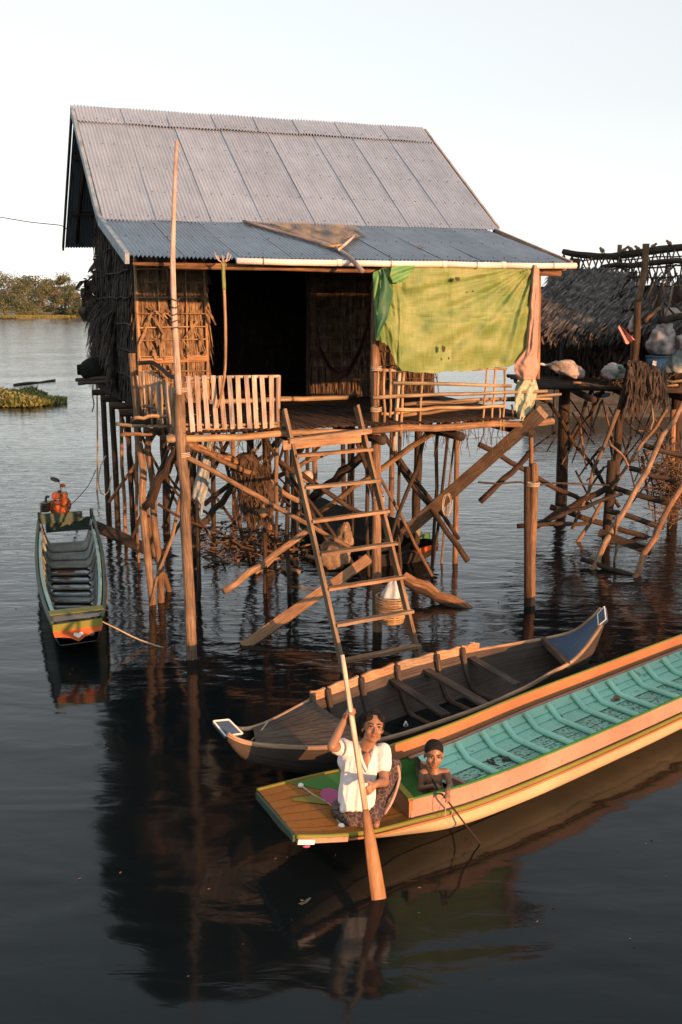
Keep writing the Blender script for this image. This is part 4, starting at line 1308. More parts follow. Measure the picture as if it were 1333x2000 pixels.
def hull_mesh(h, nq=40, nw=20, inset=0.0, zlift=0.0, q0=0.0, q1=1.0, flip=False, w0=0.0, w1=1.0):
    mb = MB()
    def fn(p, q):
        return h.sec(q0 + (q1 - q0) * p, w0 + (w1 - w0) * q, inset, zlift)
    mb.grid(fn, nq, nw, flip=flip, uvs=(.8, 5))
    return mb
def swap_uv(mb):
    mb.uv = [[(b, a) for a, b in f] for f in mb.uv]
    return mb
mat_wood('paint_teal', (0.16, 0.30, 0.27), (0.27, 0.52, 0.45), (0.36, 0.62, 0.54), sx=10, sy=2.0, rough=0.7, bump=0.35, var=0.06)
m, nt, b = MATS['paint_teal'], MATS['paint_teal'].node_tree, MATS['paint_teal'].node_tree.nodes['Principled BSDF']
def mat_paint(name, base, worn, amount=0.6, scale=9, rough=0.6):
    """boat paint rubbed through in flecks"""
    m, nt, b = new_mat(name)
    v = coords(nt, 'Object', (1, 1, 1))
    n1 = N(nt, 'ShaderNodeTexNoise', i_Scale=scale, i_Detail=9.0, i_Roughness=0.75)
    nt.links.new(v, n1.inputs['Vector'])
    n2 = N(nt, 'ShaderNodeTexNoise', i_Scale=1.7, i_Detail=3.0)
    nt.links.new(v, n2.inputs['Vector'])
    sh = ramp(nt, n2.outputs[0], [(0.3, [c * .78 for c in base]), (0.7, [min(1, c * 1.12) for c in base])])
    mk = ramp(nt, n1.outputs[0], [(amount, (0, 0, 0)), (amount + .07, (1, 1, 1))])
    mx = N(nt, 'ShaderNodeMix', data_type='RGBA')
    nt.links.new(mk.outputs[0], mx.inputs[0]); nt.links.new(sh.outputs[0], mx.inputs[6])
    mx.inputs[7].default_value = (*worn, 1)
    nt.links.new(mx.outputs[2], b.inputs['Base Color'])
    b.inputs['Roughness'].default_value = rough
    b.inputs['Specular IOR Level'].default_value = 0.25
    add_bump(nt, b, n1.outputs[0], 0.25, 0.006)
    return m
mat_paint('teal', (0.27, 0.60, 0.49), (0.10, 0.13, 0.10), .58, 14)
mat_paint('teal_floor', (0.25, 0.53, 0.44), (0.06, 0.055, 0.035), .50, 30)
mat_paint('teal_rib', (0.32, 0.68, 0.56), (0.12, 0.16, 0.12), .61, 18)
mat_paint('orange_paint', (0.34, 0.155, 0.075), (0.26, 0.13, 0.07), .57, 22)
mat_paint('pink_paint', (0.38, 0.22, 0.165), (0.25, 0.14, 0.08), .56, 26)
mat_paint('cream_paint', (0.46, 0.38, 0.24), (0.26, 0.18, 0.10), .60, 16)
mat_paint('olive_paint', (0.17, 0.17, 0.03), (0.16, 0.12, 0.05), .62, 14)
mat_paint('green_paint', (0.05, 0.17, 0.035), (0.02, 0.06, 0.02), .63, 14)
mat_paint('deck_orange', (0.26, 0.105, 0.02), (0.15, 0.065, 0.02), .55, 24)
mat_paint('magenta_paint', (0.40, 0.08, 0.20), (0.24, 0.08, 0.10), .62, 16)
mat_paint('grey_green_paint', (0.16, 0.26, 0.22), (0.07, 0.08, 0.06), .55, 14)
mat_paint('pale_teal_paint', (0.30, 0.46, 0.42), (0.16, 0.18, 0.15), .58, 18)
mat_paint('dark_boat_paint', (0.045, 0.075, 0.055), (0.03, 0.025, 0.02), .55, 12)
mat_paint('red_paint', (0.44, 0.095, 0.025), (0.40, 0.12, 0.05), .68, 12)
mat_paint('white_paint', (0.80, 0.76, 0.72), (0.50, 0.42, 0.36), .68, 12)
mat_paint('blue_paint', (0.045, 0.085, 0.15), (0.13, 0.13, 0.14), .58, 16)

# ---------------------------------------------------- the painted boat with the woman and child
ZS, ZC = .26, .40                    # sheer strake and coaming top
far_px = [(505, 1545), (590, 1522), (660, 1506), (770, 1483), (900, 1433), (1050, 1368), (1200, 1312), (1333, 1259)]
near_px = [(578, 1632), (650, 1631), (725, 1622), (805, 1602), (920, 1570), (1050, 1520), (1200, 1455), (1333, 1394)]
zsh = [.40, .335, .29, ZS, ZS, ZS, ZS, ZS]
def square_up(F, Nn, i0, i1, ends=0):
    """edge points of one station lie square across the boat: slide the far ones along their edge"""
    A = (F[i1] - F[i0]) + (Nn[i1] - Nn[i0]); A.z = 0; A.normalize()
    out = []
    ax_ = [f.dot(A) for f in F]
    for i, n in enumerate(Nn):
        if i < i0 or i > i1:
            out.append(F[i].copy()); continue
        t = n.dot(A)
        k = 0
        while k < len(F) - 2 and ax_[k + 1] < t: k += 1
        f = (t - ax_[k]) / (ax_[k + 1] - ax_[k])
        q = F[k].lerp(F[k + 1], f)
        out.append(q)
    return out
FW = [PZ(a[0], a[1], z) for a, z in zip(far_px, zsh)]
NW = [PZ(a[0], a[1], z) for a, z in zip(near_px, zsh)]
FQ = square_up(FW, NW, 4, 7)
FQ[3] = PZ(716, 1497, ZS)
FQ[2] = PZ(640, 1512, zsh[2]); FQ[1] = PZ(575, 1527, zsh[1])
st = []
for (a, b, z, fw, zk) in zip(FQ, NW, zsh, [.05, .05, .06, .10, .15, .17, .17, .17], [.31, .20, .09, .0, -.06, -.08, -.08, -.08]):
    st.append((a, b, zk, fw))
dL = (st[-1][0] - st[-3][0]) * .5; dR = (st[-1][1] - st[-3][1]) * .5
for k in range(1, 6):                # goes on beyond the frame to a like stern
    sh_ = .06 * max(0, k - 2)
    mid = (st[7][0] + st[7][1]) / 2
    L = st[7][0] + (dL + dR) / 2 * k; Rr = st[7][1] + (dL + dR) / 2 * k
    c = (L + Rr) / 2
    f = 1 - .10 * max(0, k - 2) ** 1.4
    st.append((c + (L - c) * f + V((0, 0, sh_)), c + (Rr - c) * f + V((0, 0, sh_)), -.06 + .09 * max(0, k - 2) ** 1.5, .15))
hb = Hull(st, True)
NS = len(st) - 1
boat = thing('painted_boat', (st[4][0] + st[4][1]) / 2 * 1.0 - V((0, 0, ZS)), 'long painted boat with turquoise ribbed inside, orange rails and cream hull in front', 'boat')
q_bulk = 3.0 / NS
q_rib0 = 4.42 / NS
# outer shell: three strakes a side that overlap, plus bottom
def strake(h, w0, w1, out, mat, name, parent, q0=0.0, q1=1.0, n=60):
    mb = MB()
    def fn(p, q):
        qq = q0 + (q1 - q0) * p
        a = h.sec(qq, w0 + (w1 - w0) * q)
        L, Rr, zk, fw = h.at(qq)
        ax = (Rr - L).normalized() * (1 if w0 > .5 else -1)
        return a + ax * (out * (1 - q * .0)) 
    mb.grid(fn, n, 4, uvs=(6, .3))
    swap_uv(mb)
    return mb.build(name, mat, parent, True)
for sd in (0, 1):
    for (k0, k1, o, mt) in ((.0, .16, .012, 'cream_paint'), (.15, .31, .007, 'cream_paint'), (.30, .5, .0, 'cream_paint')):
        w0, w1 = (k0, k1) if sd == 0 else (1 - k0, 1 - k1)
        strake(hb, w0, w1, o, mt, 'strake', boat)
for sd, kk in ((0, 0), (1, 1)):
    pts = []
    for i in range(61):
        qq = i / 60
        L, Rr, zk, fw = hb.at(qq)
        ax = (Rr - L).normalized()
        p = (L - ax * .014) if sd == 0 else (Rr + ax * .014)
        pts.append(p + V((0, 0, .0)))
    MB().tube(pts, .017, 7).build('rubbing_strake', 'olive_paint', boat, True)
    pts2 = [p - V((0, 0, .035)) for p in pts]
    MB().tube(pts2, .010, 6).build('rubbing_strake', 'orange_paint', boat, True)
# coaming: upright painted boards with a green capping
def edge_pt(qq, sd, inset, z):
    L, Rr, zk, fw = hb.at(qq)
    ax = (Rr - L).normalized()
    p = (L + ax * inset) if sd == 0 else (Rr - ax * inset)
    p = p.copy(); p.z += z
    return p
CH = ZC - ZS
for sd in (0, 1):
    def outer(p, q):
        qq = q_bulk + (1 - q_bulk) * p
        return edge_pt(qq, sd, .014 + .012 * q, q * CH + .004)
    def inner(p, q):
        qq = q_bulk + (1 - q_bulk) * p
        return edge_pt(qq, sd, .040 + .012 * q, q * CH + .004)
    swap_uv(MB().grid(outer, 60, 2, uvs=(8, .14), flip=(sd == 1))).build('coaming', 'pink_paint', boat, True)
    swap_uv(MB().grid(inner, 60, 2, uvs=(8, .14), flip=(sd == 0))).build('coaming', 'orange_paint', boat, True)
    pts = [edge_pt(q_bulk + (1 - q_bulk) * i / 60, sd, .038, CH + .006) for i in range(61)]
    MB().tube(pts, .016, 6, flat=.6).build('capping', 'olive_paint' if sd == 0 else 'green_paint', boat, True)
    pts = [edge_pt(q_rib0 - .01 + (1 - q_rib0) * i / 60, sd, .062, -.004) for i in range(61)]
    MB().tube(pts, .016, 6).build('inner_rail', 'pink_paint', boat, True)
# bulkhead closing the bow deck
bl, br = edge_pt(q_bulk, 0, .02, 0), edge_pt(q_bulk, 1, .02, 0)
MB().plank(bl + V((0, 0, CH / 2 - .02)), br + V((0, 0, CH / 2 - .02)), .03, CH + .06, V((0, 0, 1))).build('bulkhead', 'orange_paint', boat)
MB().plank(bl + V((0, 0, CH + .012)), br + V((0, 0, CH + .012)), .045, .022, V((0, 0, 1))).build('capping', 'olive_paint', boat)
# bow deck boards
nb = 7
for k in range(nb):
    w0, w1 = k / nb + .003, (k + 1) / nb - .003
    def deck(p, q):
        qq = q_bulk * p
        L, Rr, zk, fw = hb.at(qq)
        ww = w0 + (w1 - w0) * q
        r = L.lerp(Rr, ww)
        r.z += .004 - .012 * math.sin(math.pi * ww) * 0
        return r
    swap_uv(MB().grid(deck, 24, 2, flip=True, uvs=(2, .12))).build('deck_board', 'deck_orange', boat, True)
def deck_patch(poly_qw, mat, dz, name):
    mb = MB()
    k = 0
    pts = []
    for (q, w_) in poly_qw:
        L, Rr, zk, fw = hb.at(q_bulk * q)
        p = L.lerp(Rr, w_); p.z += dz
        pts.append(p)
    mb.v = pts
    # fan so the patch follows the sheer
    mb.face(list(range(len(pts))), [(0, 0)] * len(pts))
    return mb.build(name, mat, boat)
def ribbon_patch(qa, qb, fa, fb, mat, dz, name, n=16):
    """painted patch between two curves w = fa(q), fb(q)"""
    def fn(p, q):
        qq = qa + (qb - qa) * p
        L, Rr, zk, fw = hb.at(q_bulk * qq)
        ww = fa(qq) + (fb(qq) - fa(qq)) * q
        r = L.lerp(Rr, ww); r.z += dz
        return r
    return MB().grid(fn, n, 6, flip=True).build(name, mat, boat, True)
ribbon_patch(.30, .97, lambda q: .03, lambda q: .03 + .32 * min(1, (q - .28) * 3) , 'green_paint', .008, 'painted_patch')
ribbon_patch(.22, .80, lambda q: .30 + .25 * (q - .22), lambda q: .36 + .75 * (q - .22) * (1 - .3 * q), 'olive_paint', .011, 'painted_patch')
ribbon_patch(.46, .64, lambda q: .40 - .14 * math.sqrt(max(0, 1 - ((q - .55) / .09) ** 2)), lambda q: .40 + .14 * math.sqrt(max(0, 1 - ((q - .55) / .09) ** 2)), 'magenta_paint', .015, 'painted_disc')
# raised toe rail at the bow tip and white trim
tl_, tr_ = hb.at(0)[0], hb.at(0)[1]
MB().plank(tl_ + V((-.01, -.01, -.03)), tr_ + V((-.01, -.01, -.015)), .02, .05, V((0, 0, 1))).build('bow_board', 'dark_boat_paint', boat)
e0, e1 = hb.sec(0, .995), hb.sec(.020, .995)
axn = (hb.at(0)[1] - hb.at(0)[0]).normalized()
MB().plank(e0 + axn * .032 - V((0, 0, .025)), hb.at(.45 * q_bulk)[1] + axn * .032 - V((0, 0, .02)), .012, .035, V((0, 0, 1))).build('bow_trim', 'pink_paint', boat)
MB().plank(e0 + axn * .040 - V((0, 0, .028)), hb.at(.17 * q_bulk)[1] + axn * .040 - V((0, 0, .028)), .004, .032, V((0, 0, 1))).build('bow_trim', 'white_paint', boat)
MB().ell(hb.at(.10 * q_bulk)[1] + axn * .035 - V((0, 0, .06)), (.028, .012, .011), None, 10, 6).build('bow_mark', 'magenta_paint', boat, True)
# inside: floor boards and three lapped planks a side, turquoise
q_end = 1.0
def ins(qq, w_):
    L, Rr, zk, fw = hb.at(qq)
    c = (L + Rr) / 2
    ax = Rr - L; half = ax.length / 2 - .055; ax.normalize()
    zs = L.z + (Rr.z - L.z) * w_; zf = zs - ZS + .135; x = (w_ - .5) * 2; k = max(0.0, (abs(x) - .5) / .5)
    r = .56 + .44 * k if k > 0 else .56 * abs(x) / .5
    p = c + ax * math.copysign(r * half, x)
    p.z = zf + (zs - zf) * k ** 1.25
    return p
for k in range(4):
    w0, w1 = .30 + .1 * k + .002, .40 + .1 * k - .002
    swap_uv(MB().grid(lambda p, q: ins(q_rib0 + (q_end - q_rib0) * p, w0 + (w1 - w0) * q) + V((0, 0, .002 * (k % 2))), 50, 2, flip=True, uvs=(7, .15))).build('floor_plank', 'teal_floor', boat, True)
for sd in (0, 1):
    for k in range(4):
        w0, w1 = .015 + .075 * k, .09 + .075 * k + .012
        if sd: w0, w1 = 1 - w0, 1 - w1
        def pl(p, q):
            qq = q_rib0 + (q_end - q_rib0) * p
            a = ins(qq, w0 + (w1 - w0) * q)
            L, Rr, zk, fw = hb.at(qq)
            ax = (Rr - L).normalized() * (1 if sd == 0 else -1)
            return a + ax * (.022 * q) + V((0, 0, .010 * (1 - q) + .012 * q))
        g = MB().grid(pl, 50, 2, flip=(sd == 0), uvs=(7, .1))
        def lip(p, q):
            a = pl(p, 1.0); a.z -= .02 * q
            L, Rr, zk, fw = hb.at(q_rib0 + (q_end - q_rib0) * p)
            return a - (Rr - L).normalized() * (1 if sd == 0 else -1) * (.02 * q)
        g.grid(lip, 50, 1, flip=(sd == 0), uvs=(7, .02))
        swap_uv(g).build('side_plank', 'teal', boat, True)
# ribs
rib_u = [890, 938, 980, 1023, 1065, 1114, 1148, 1184, 1228, 1257, 1291, 1329]
def q_from_u(u):
    best, bq = 1e9, 0
    for i in range(600):
        qq = i / 600
        p = ins(qq, .05)
        d = p - CAMP
        x = 666.5 + FPX * d.x / (d.y * CP - d.z * SP)
        if abs(x - u) < best: best, bq = abs(x - u), qq
    return bq
rq = [q_from_u(u) for u in rib_u]
stp = (rq[-1] - rq[0]) / (len(rq) - 1)
x = rq[-1] + stp
while x < .97:
    rq.append(x); x += stp
for qq in rq:
    pts = []
    for i in range(17):
        w_ = .03 + .94 * i / 16
        a = ins(qq, w_)
        L, Rr, zk, fw = hb.at(qq)
        c = (L + Rr) / 2
        ax = (Rr - L).normalized()
        k = min(1, max(0, (abs(w_ - .5) - .22) / .1))
        a += ax * (.036 * k * (1 if w_ < .5 else -1))
        pts.append(a + V((0, 0, .026)))
    MB().tube(pts, .030, 6, True, .05, flat=.9, up=(0, 0, 1)).build('rib', 'teal_rib', boat, True)
# green lined well behind the bulkhead
def well(p, q):
    return hb.sec(q_bulk + .004 + (q_rib0 - q_bulk - .006) * p, .01 + .98 * q, .05, .135)
MB().grid(well, 14, 24, flip=True).build('well_lining', 'green_paint', boat, True)
a, b = ins(q_rib0, .10), ins(q_rib0, .9)
MB().plank(ins(q_rib0, .10) + V((0, 0, .0)), ins(q_rib0, .9) + V((0, 0, .0)), .035, .05, V((0, 0, 1))).build('cross_bar', 'pink_paint', boat)
wp = [hb.sec(q_rib0 - .003, i / 20, .045, .06) for i in range(21)]
mbw = MB(); mbw.v = wp + [hb.sec(q_rib0 - .003, .0, .045, .06) + V((0, 0, .02)), ]
# rope lying on the deck with two knots
def deckp(q, w_, dz=.02):
    L, Rr, zk, fw = hb.at(q_bulk * q)
    p = L.lerp(Rr, w_); p.z += dz
    return p
rp = thing('mooring_rope', deckp(.45, .35), 'thin pale rope lying across the bow deck of the painted boat', 'rope')
logpts('cord', [PZ(588, 1534, .35), PZ(612, 1552, .33), PZ(640, 1568, .32), PZ(652, 1578, .32), PZ(655, 1595, .32), PZ(668, 1612, .32)], .007, .007, 'rope', rp, 5)
MB().ell(PZ(588, 1534, .35), (.022, .022, .018)).build('knot', 'white_paint', rp, True)
MB().ell(PZ(667, 1613, .32), (.024, .022, .018)).build('knot', 'white_paint', rp, True)
# black cable coil, hook and tin in the boat
cc = PZ(985, 1493, .10)
pts = []
for i in range(120):
    a = i / 120 * 6.283 * 3.2
    pts.append(cc + V((math.cos(a) * (.13 + .03 * math.sin(a * .7)), math.sin(a) * (.10 + .02 * math.cos(a * 1.3)), .02 + .025 * math.sin(a * 2.1) + .004 * (i / 120))))
o = MB().tube(pts, .008, 6).build('cable_coil', 'dark_rope', None, True, cc)
tag(o, 'coil of black cable on the turquoise boat floor behind the child', 'cable')
MB().ell(cc + V((.02, 0, .04)), (.04, .03, .03)).build('plug', 'dark_rope', o, True)
pts = [PZ(1098, 1398, .17), PZ(1100, 1407, .13), PZ(1108, 1413, .12), PZ(1116, 1418, .11), PZ(1113, 1423, .11), PZ(1108, 1421, .11)]
o = logpts('metal_hook', pts, .008, .006, 'dark_rope', None, 5, 0, pts[2]); tag(o, 'small black hook lying between the turquoise ribs', 'hook')
o = MB().ell(PZ(1205, 1363, .17), (.035, .03, .03)).ell(PZ(1199, 1368, .15), (.03, .025, .02)).build('tangled_twine', 'jute', None, True, PZ(1204, 1366, .13)); tag(o, 'small ball of tangled twine on a turquoise rib', 'twine')

# ---------------------------------------------------- the old wooden canoe
ZG = .36
cf = [(440, 1407), (470, 1424), (520, 1412), (605, 1368), (700, 1335), (800, 1301), (900, 1277), (985, 1258), (1042, 1247), (1100, 1240), (1150, 1212), (1174, 1188)]
cn = [(445, 1436), (474, 1450), (530, 1459), (640, 1462), (750, 1446), (850, 1416), (950, 1380), (1030, 1344), (1075, 1318), (1122, 1290), (1160, 1245), (1183, 1206)]
cz = [.58, .50, .42, .37, .36, .36, .36, .36, .38, .44, .60, .74]
ck = [.50, .34, .18, .02, -.06, -.08, -.08, -.06, -.02, .10, .34, .62]
CF = [PZ(a[0], a[1], z) for a, z in zip(cf, cz)]
CN = [PZ(a[0], a[1], z) for a, z in zip(cn, cz)]
CQ = square_up(CF, CN, 4, 8)
CQ[3] = CF[3].lerp(CQ[3], .5)
cst = []
for a, b, z, zk in zip(CQ, CN, cz, ck):
    cst.append((a, b, zk, .55))
hc = Hull(cst)
NC = len(cst) - 1
canoe = thing('wooden_canoe', (cst[5][0] + cst[5][1]) / 2 - V((0, 0, ZG)), 'old weathered wooden canoe with upturned ends between the ladder and painted boat', 'canoe')
swap_uv(hull_mesh(hc, 60, 20)).build('hull', 'boat_wood', canoe, True)
qa, qb = 2.6 / NC, 9.0 / NC
swap_uv(hull_mesh(hc, 50, 20, .035, .05, qa, qb, True)).build('interior', 'boat_wood', canoe, True)
for sd in (0, 1):
    def ce(qq, inset, z):
        L, Rr, zk, fw = hc.at(qq)
        ax = (Rr - L).normalized()
        p = (L + ax * inset) if sd == 0 else (Rr - ax * inset)
        p = p.copy(); p.z += z
        return p
    pts = [ce(i / 70, .012, .004) for i in range(71)]
    MB().tube(pts, .020, 7, True, .06).build('gunwale', 'rail_wood', canoe, True)
# raised wash boards along the far edge, in lengths with gaps at the ribs
segs = [(3.0, 3.35), (3.45, 4.35), (4.42, 5.05), (5.12, 5.8), (5.87, 6.6), (6.66, 7.3), (7.36, 7.95)]
for a, b in segs:
    def wb(p, q, off=0.0):
        L, Rr, zk, fw = hc.at((a + (b - a) * p) / NC)
        r = L + (Rr - L).normalized() * (.012 + off); r = r.copy(); r.z += -.015 + .105 * q + .008 * math.sin(p * 9 + a)
        return r
    g = MB()
    g.grid(lambda p, q: wb(p, q), 8, 1, uvs=(1, .1))
    g.grid(lambda p, q: wb(p, q, .022), 8, 1, flip=True, uvs=(1, .1))
    g.grid(lambda p, q: wb(p, 1, .022 * q), 8, 1, uvs=(1, .02))
    g.grid(lambda p, q: wb(p * 0, q, .022 * p), 1, 1); g.grid(lambda p, q: wb(1, q, .022 * p), 1, 1)
    swap_uv(g).build('wash_board', 'rail_wood', canoe)
L0 = hc.at(7.9 / NC)[0]
MB().plank(L0 + V((-.05, -.015, .045)), L0 + V((.0, -.012, .045)), .016, .10, V((0, 0, 1))).build('white_mark', 'white_paint', canoe)
for k, (x) in enumerate((3.42, 4.38, 5.08, 5.83, 6.63, 7.33)):
    pts = []
    for i in range(15):
        w_ = .02 + .96 * i / 14
        p = hc.sec(x / NC, w_, .04, .06)
        pts.append(p + V((0, 0, .012)))
    pts[0].z += .10
    MB().tube(pts, .030, 6, True, .06, up=(0, 0, 1)).build('rib', 'boat_wood', canoe, True)
for (a, b, wd) in (((748, 1316), (872, 1398), .09), ((818, 1300), (952, 1378), .09), ((903, 1275), (1010, 1338), .085)):
    MB().plank(PZ(a[0], a[1], .30), PZ(b[0], b[1], .30), wd, .035, V((0, 0, 1)), 2, .004).build('thwart', 'boat_wood', canoe)
# fore deck boards
for k in range(4):
    w0, w1 = k / 4 + .004, (k + 1) / 4 - .004
    def dk(p, q):
        qq = (1.55 + (3.75 - 1.55) * p - (.0 if p < 1 else .25 * abs(w0 - .5))) / NC
        L, Rr, zk, fw = hc.at(qq)
        r = L.lerp(Rr, w0 + (w1 - w0) * q); r = r.copy(); r.z += .012 - .02 * math.sin(math.pi * (w0 + (w1 - w0) * q)) * 0 + .02 * math.sin(math.pi * (w0 + (w1 - w0) * q))
        return r
    swap_uv(MB().grid(dk, 16, 2, flip=True, uvs=(1.6, .15))).build('deck_board', 'boat_wood', canoe, True)
def dk2(p, q):
    qq = (8.75 + (11 - 8.75) * p) / NC
    L, Rr, zk, fw = hc.at(qq)
    r = L.lerp(Rr, q); r = r.copy(); r.z += .006 - .07 * math.sin(math.pi * q) * (1 - p)
    return r
MB().grid(dk2, 14, 6, flip=True).build('stern_deck', 'blue_paint', canoe, True)
MB().plank(hc.sec(8.72 / NC, .0), hc.sec(8.72 / NC, 1.0), .05, .06, V((0, 0, 1))).build('stern_bar', 'boat_wood', canoe)
# blue and white painted end plates
def endplate(c4, name):
    c4 = [V(p) for p in c4]
    n = (c4[1] - c4[0]).cross(c4[3] - c4[0]).normalized()
    if n.dot(CAMP - c4[0]) < 0: n = -n
    mb = MB()
    a = c4; b = [p - n * .03 for p in c4]
    mb.quad(*a); mb.quad(*b[::-1])
    for i in range(4): mb.quad(a[i], b[i], b[(i + 1) % 4], a[(i + 1) % 4])
    pl = mb.build(name, 'blue_paint', canoe)
    for i in range(4):
        MB().plank(a[i] + n * .003, a[(i + 1) % 4] + n * .003, .012, .008, n).build('white_edge', 'white_paint', pl)
endplate([PZ(417, 1409, .62), PZ(447, 1406, .60), PZ(474, 1433, .52), PZ(441, 1438, .53)], 'end_plate')
endplate([PZ(1168, 1200, .72), PZ(1181, 1185, .80), PZ(1184, 1210, .76), PZ(1170, 1222, .68)], 'end_plate')
logpts('deck_cord', [PZ(524, 1409, .47), PZ(508, 1430, .46), PZ(492, 1446, .46)], .006, .006, 'rope', canoe, 5)
o = MB().ell(PZ(793, 1416, .08), (.024, .02, .02)).tube([PZ(793, 1416, .10), PZ(793, 1410, .14)], .012, 6).build('plastic_bottle', 'white_paint', None, True, PZ(793, 1416, .05)); tag(o, 'small white bottle lying in the bottom of the wooden canoe', 'bottle')

# ---------------------------------------------------- the engine boat on the left
mat_wood('boat_grey', (0.10, 0.115, 0.112), (0.21, 0.235, 0.23), (0.33, 0.36, 0.35), sx=18, sy=1.2)
el = [(76, 1016), (72, 1062), (73, 1110), (79, 1150), (91, 1190), (102, 1216)]
er = [(182, 1008), (196, 1060), (203, 1110), (205, 1150), (204, 1180), (199, 1203)]
ez = [.40, .38, .38, .40, .45, .50]
ek = [-.04, -.06, -.06, -.05, .05, .22]
est = [(PZ(a[0], a[1], z), PZ(b[0], b[1], z), zk, .7) for a, b, z, zk in zip(el, er, ez, ek)]
he = Hull(est); NE = len(est) - 1
eb = thing('engine_boat', (est[2][0] + est[2][1]) / 2 - V((0, 0, .38)), 'small dark green boat with an orange engine on its stern, moored at left', 'boat')
swap_uv(hull_mesh(he, 40, 20)).build('hull', 'dark_boat_paint', eb, True)
swap_uv(hull_mesh(he, 40, 20, .05, .06, .02, 4.35 / NE, True)).build('interior', 'boat_grey', eb, True)
for sd in (0, 1):
    def ee(qq, inset, z):
        L, Rr, zk, fw = he.at(qq)
        ax = (Rr - L).normalized()
        p = (L + ax * inset) if sd == 0 else (Rr - ax * inset)
        p = p.copy(); p.z += z
        return p
    MB().tube([ee(i / 40, .0, .0) for i in range(41)], .026, 7).build('gunwale', 'dark_boat_paint', eb, True)
    MB().tube([ee(.12 + .74 * i / 40, .055, .014) for i in range(41)], .024, 6, flat=.5).build('inner_rail', 'pale_teal_paint', eb, True)
    MB().plank(ee(0, .02, -.05), ee(0, .02, .13), .05, .05, V((0, 1, 0))).build('stern_post', 'dark_boat_paint', eb)
    if sd == 1:
        MB().tube([ee(.34 + .35 * i / 10, -.02, -.07) for i in range(11)], .012, 6).build('rubbed_strake', 'rail_wood', eb, True)
for k in range(13):
    qq = .10 + k * .052
    pts = [he.sec(qq, .06 + .88 * i / 12, .06, .065) + V((0, 0, .014)) for i in range(13)]
    MB().tube(pts, .020, 6, True, .05, up=(0, 0, 1)).build('rib', 'boat_grey', eb, True)
def ecross(qq, zoff, wd, th, mat, name, inset=.03, upv=(0, 0, 1)):
    L, Rr, zk, fw = he.at(qq)
    ax = (Rr - L).normalized()
    MB().plank(L + ax * inset + V((0, 0, zoff)), Rr - ax * inset + V((0, 0, zoff)), wd, th, V(upv)).build(name, mat, eb)
ecross(4.18 / NE, -.03, .26, .02, 'pale_teal_paint', 'bow_seat', .05)
ecross(4.42 / NE, .02, .16, .03, 'olive_paint', 'bow_beam', .0)
ecross(4.55 / NE, -.01, .05, .06, 'dark_boat_paint', 'bow_beam', .0)
def edeck(p, q):
    qq = (4.5 + .5 * p) / NE
    L, Rr, zk, fw = he.at(qq)
    r = L.lerp(Rr, q); r = r.copy(); r.z += .004
    return r
MB().grid(edeck, 4, 6, flip=True).build('bow_deck', 'grey_wood', eb, True)
L, Rr = est[-1][0], est[-1][1]
axb = (Rr - L).normalized(); fwd = V((axb.y, -axb.x, 0))
if fwd.y > 0: fwd = -fwd
def bow(x, z): return L + axb * (x * (Rr - L).length) + fwd * .03 + V((0, 0, z))
def slab(pts, th, mat, name, parent, n):
    mb = MB()
    f = [V(p) for p in pts]; bk_ = [p - n * th for p in f]
    k = len(f)
    mb.v = f + bk_
    mb.face(list(range(k)), [(p.x, p.z) for p in f]); mb.face(list(range(k, 2 * k))[::-1], [(p.x, p.z) for p in f])
    for i in range(k):
        j = (i + 1) % k
        mb.face((i, i + k, j + k, j), [(0, 0), (0, th), (.1, th), (.1, 0)])
    return mb.build(name, mat, parent)
slab([bow(0, -.02), bow(0, -.10), bow(1, -.10), bow(1, -.02)], .03, 'olive_paint', 'bow_stripe', eb, fwd)
board = slab([bow(.0, -.10), bow(.03, -.165), bow(.22, -.175), bow(.36, -.20), bow(.5, -.245), bow(.64, -.20), bow(.78, -.165), bow(.97, -.155), bow(1.0, -.10)], .028, 'red_paint', 'bow_shield', eb, fwd)
slab([bow(.5, -.20), bow(.40, -.165), bow(.41, -.145), bow(.455, -.14), bow(.5, -.152), bow(.545, -.14), bow(.59, -.145), bow(.60, -.165)][::-1] if False else [bow(.5, -.205) + fwd * .004, bow(.40, -.168) + fwd * .004, bow(.41, -.145) + fwd * .004, bow(.455, -.138) + fwd * .004, bow(.5, -.152) + fwd * .004, bow(.545, -.138) + fwd * .004, bow(.59, -.145) + fwd * .004, bow(.60, -.168) + fwd * .004], .004, 'white_paint', 'heart', board, fwd)
# stern board
Ls, Rs = est[0][0], est[0][1]
MB().plank(Ls + V((.03, 0, .02)), Ls.lerp(Rs, .80) + V((0, 0, .02)), .05, .16, V((0, 0, 1))).build('transom', 'dark_boat_paint', eb)  # olive board put in the dark hull paint to stand for its shade
MB().plank(Ls.lerp(Rs, .1) + V((0, .05, -.12)), Ls.lerp(Rs, .95) + V((0, .05, -.12)), .03, .22, V((0, 0, 1))).build('transom', 'dark_boat_paint', eb)
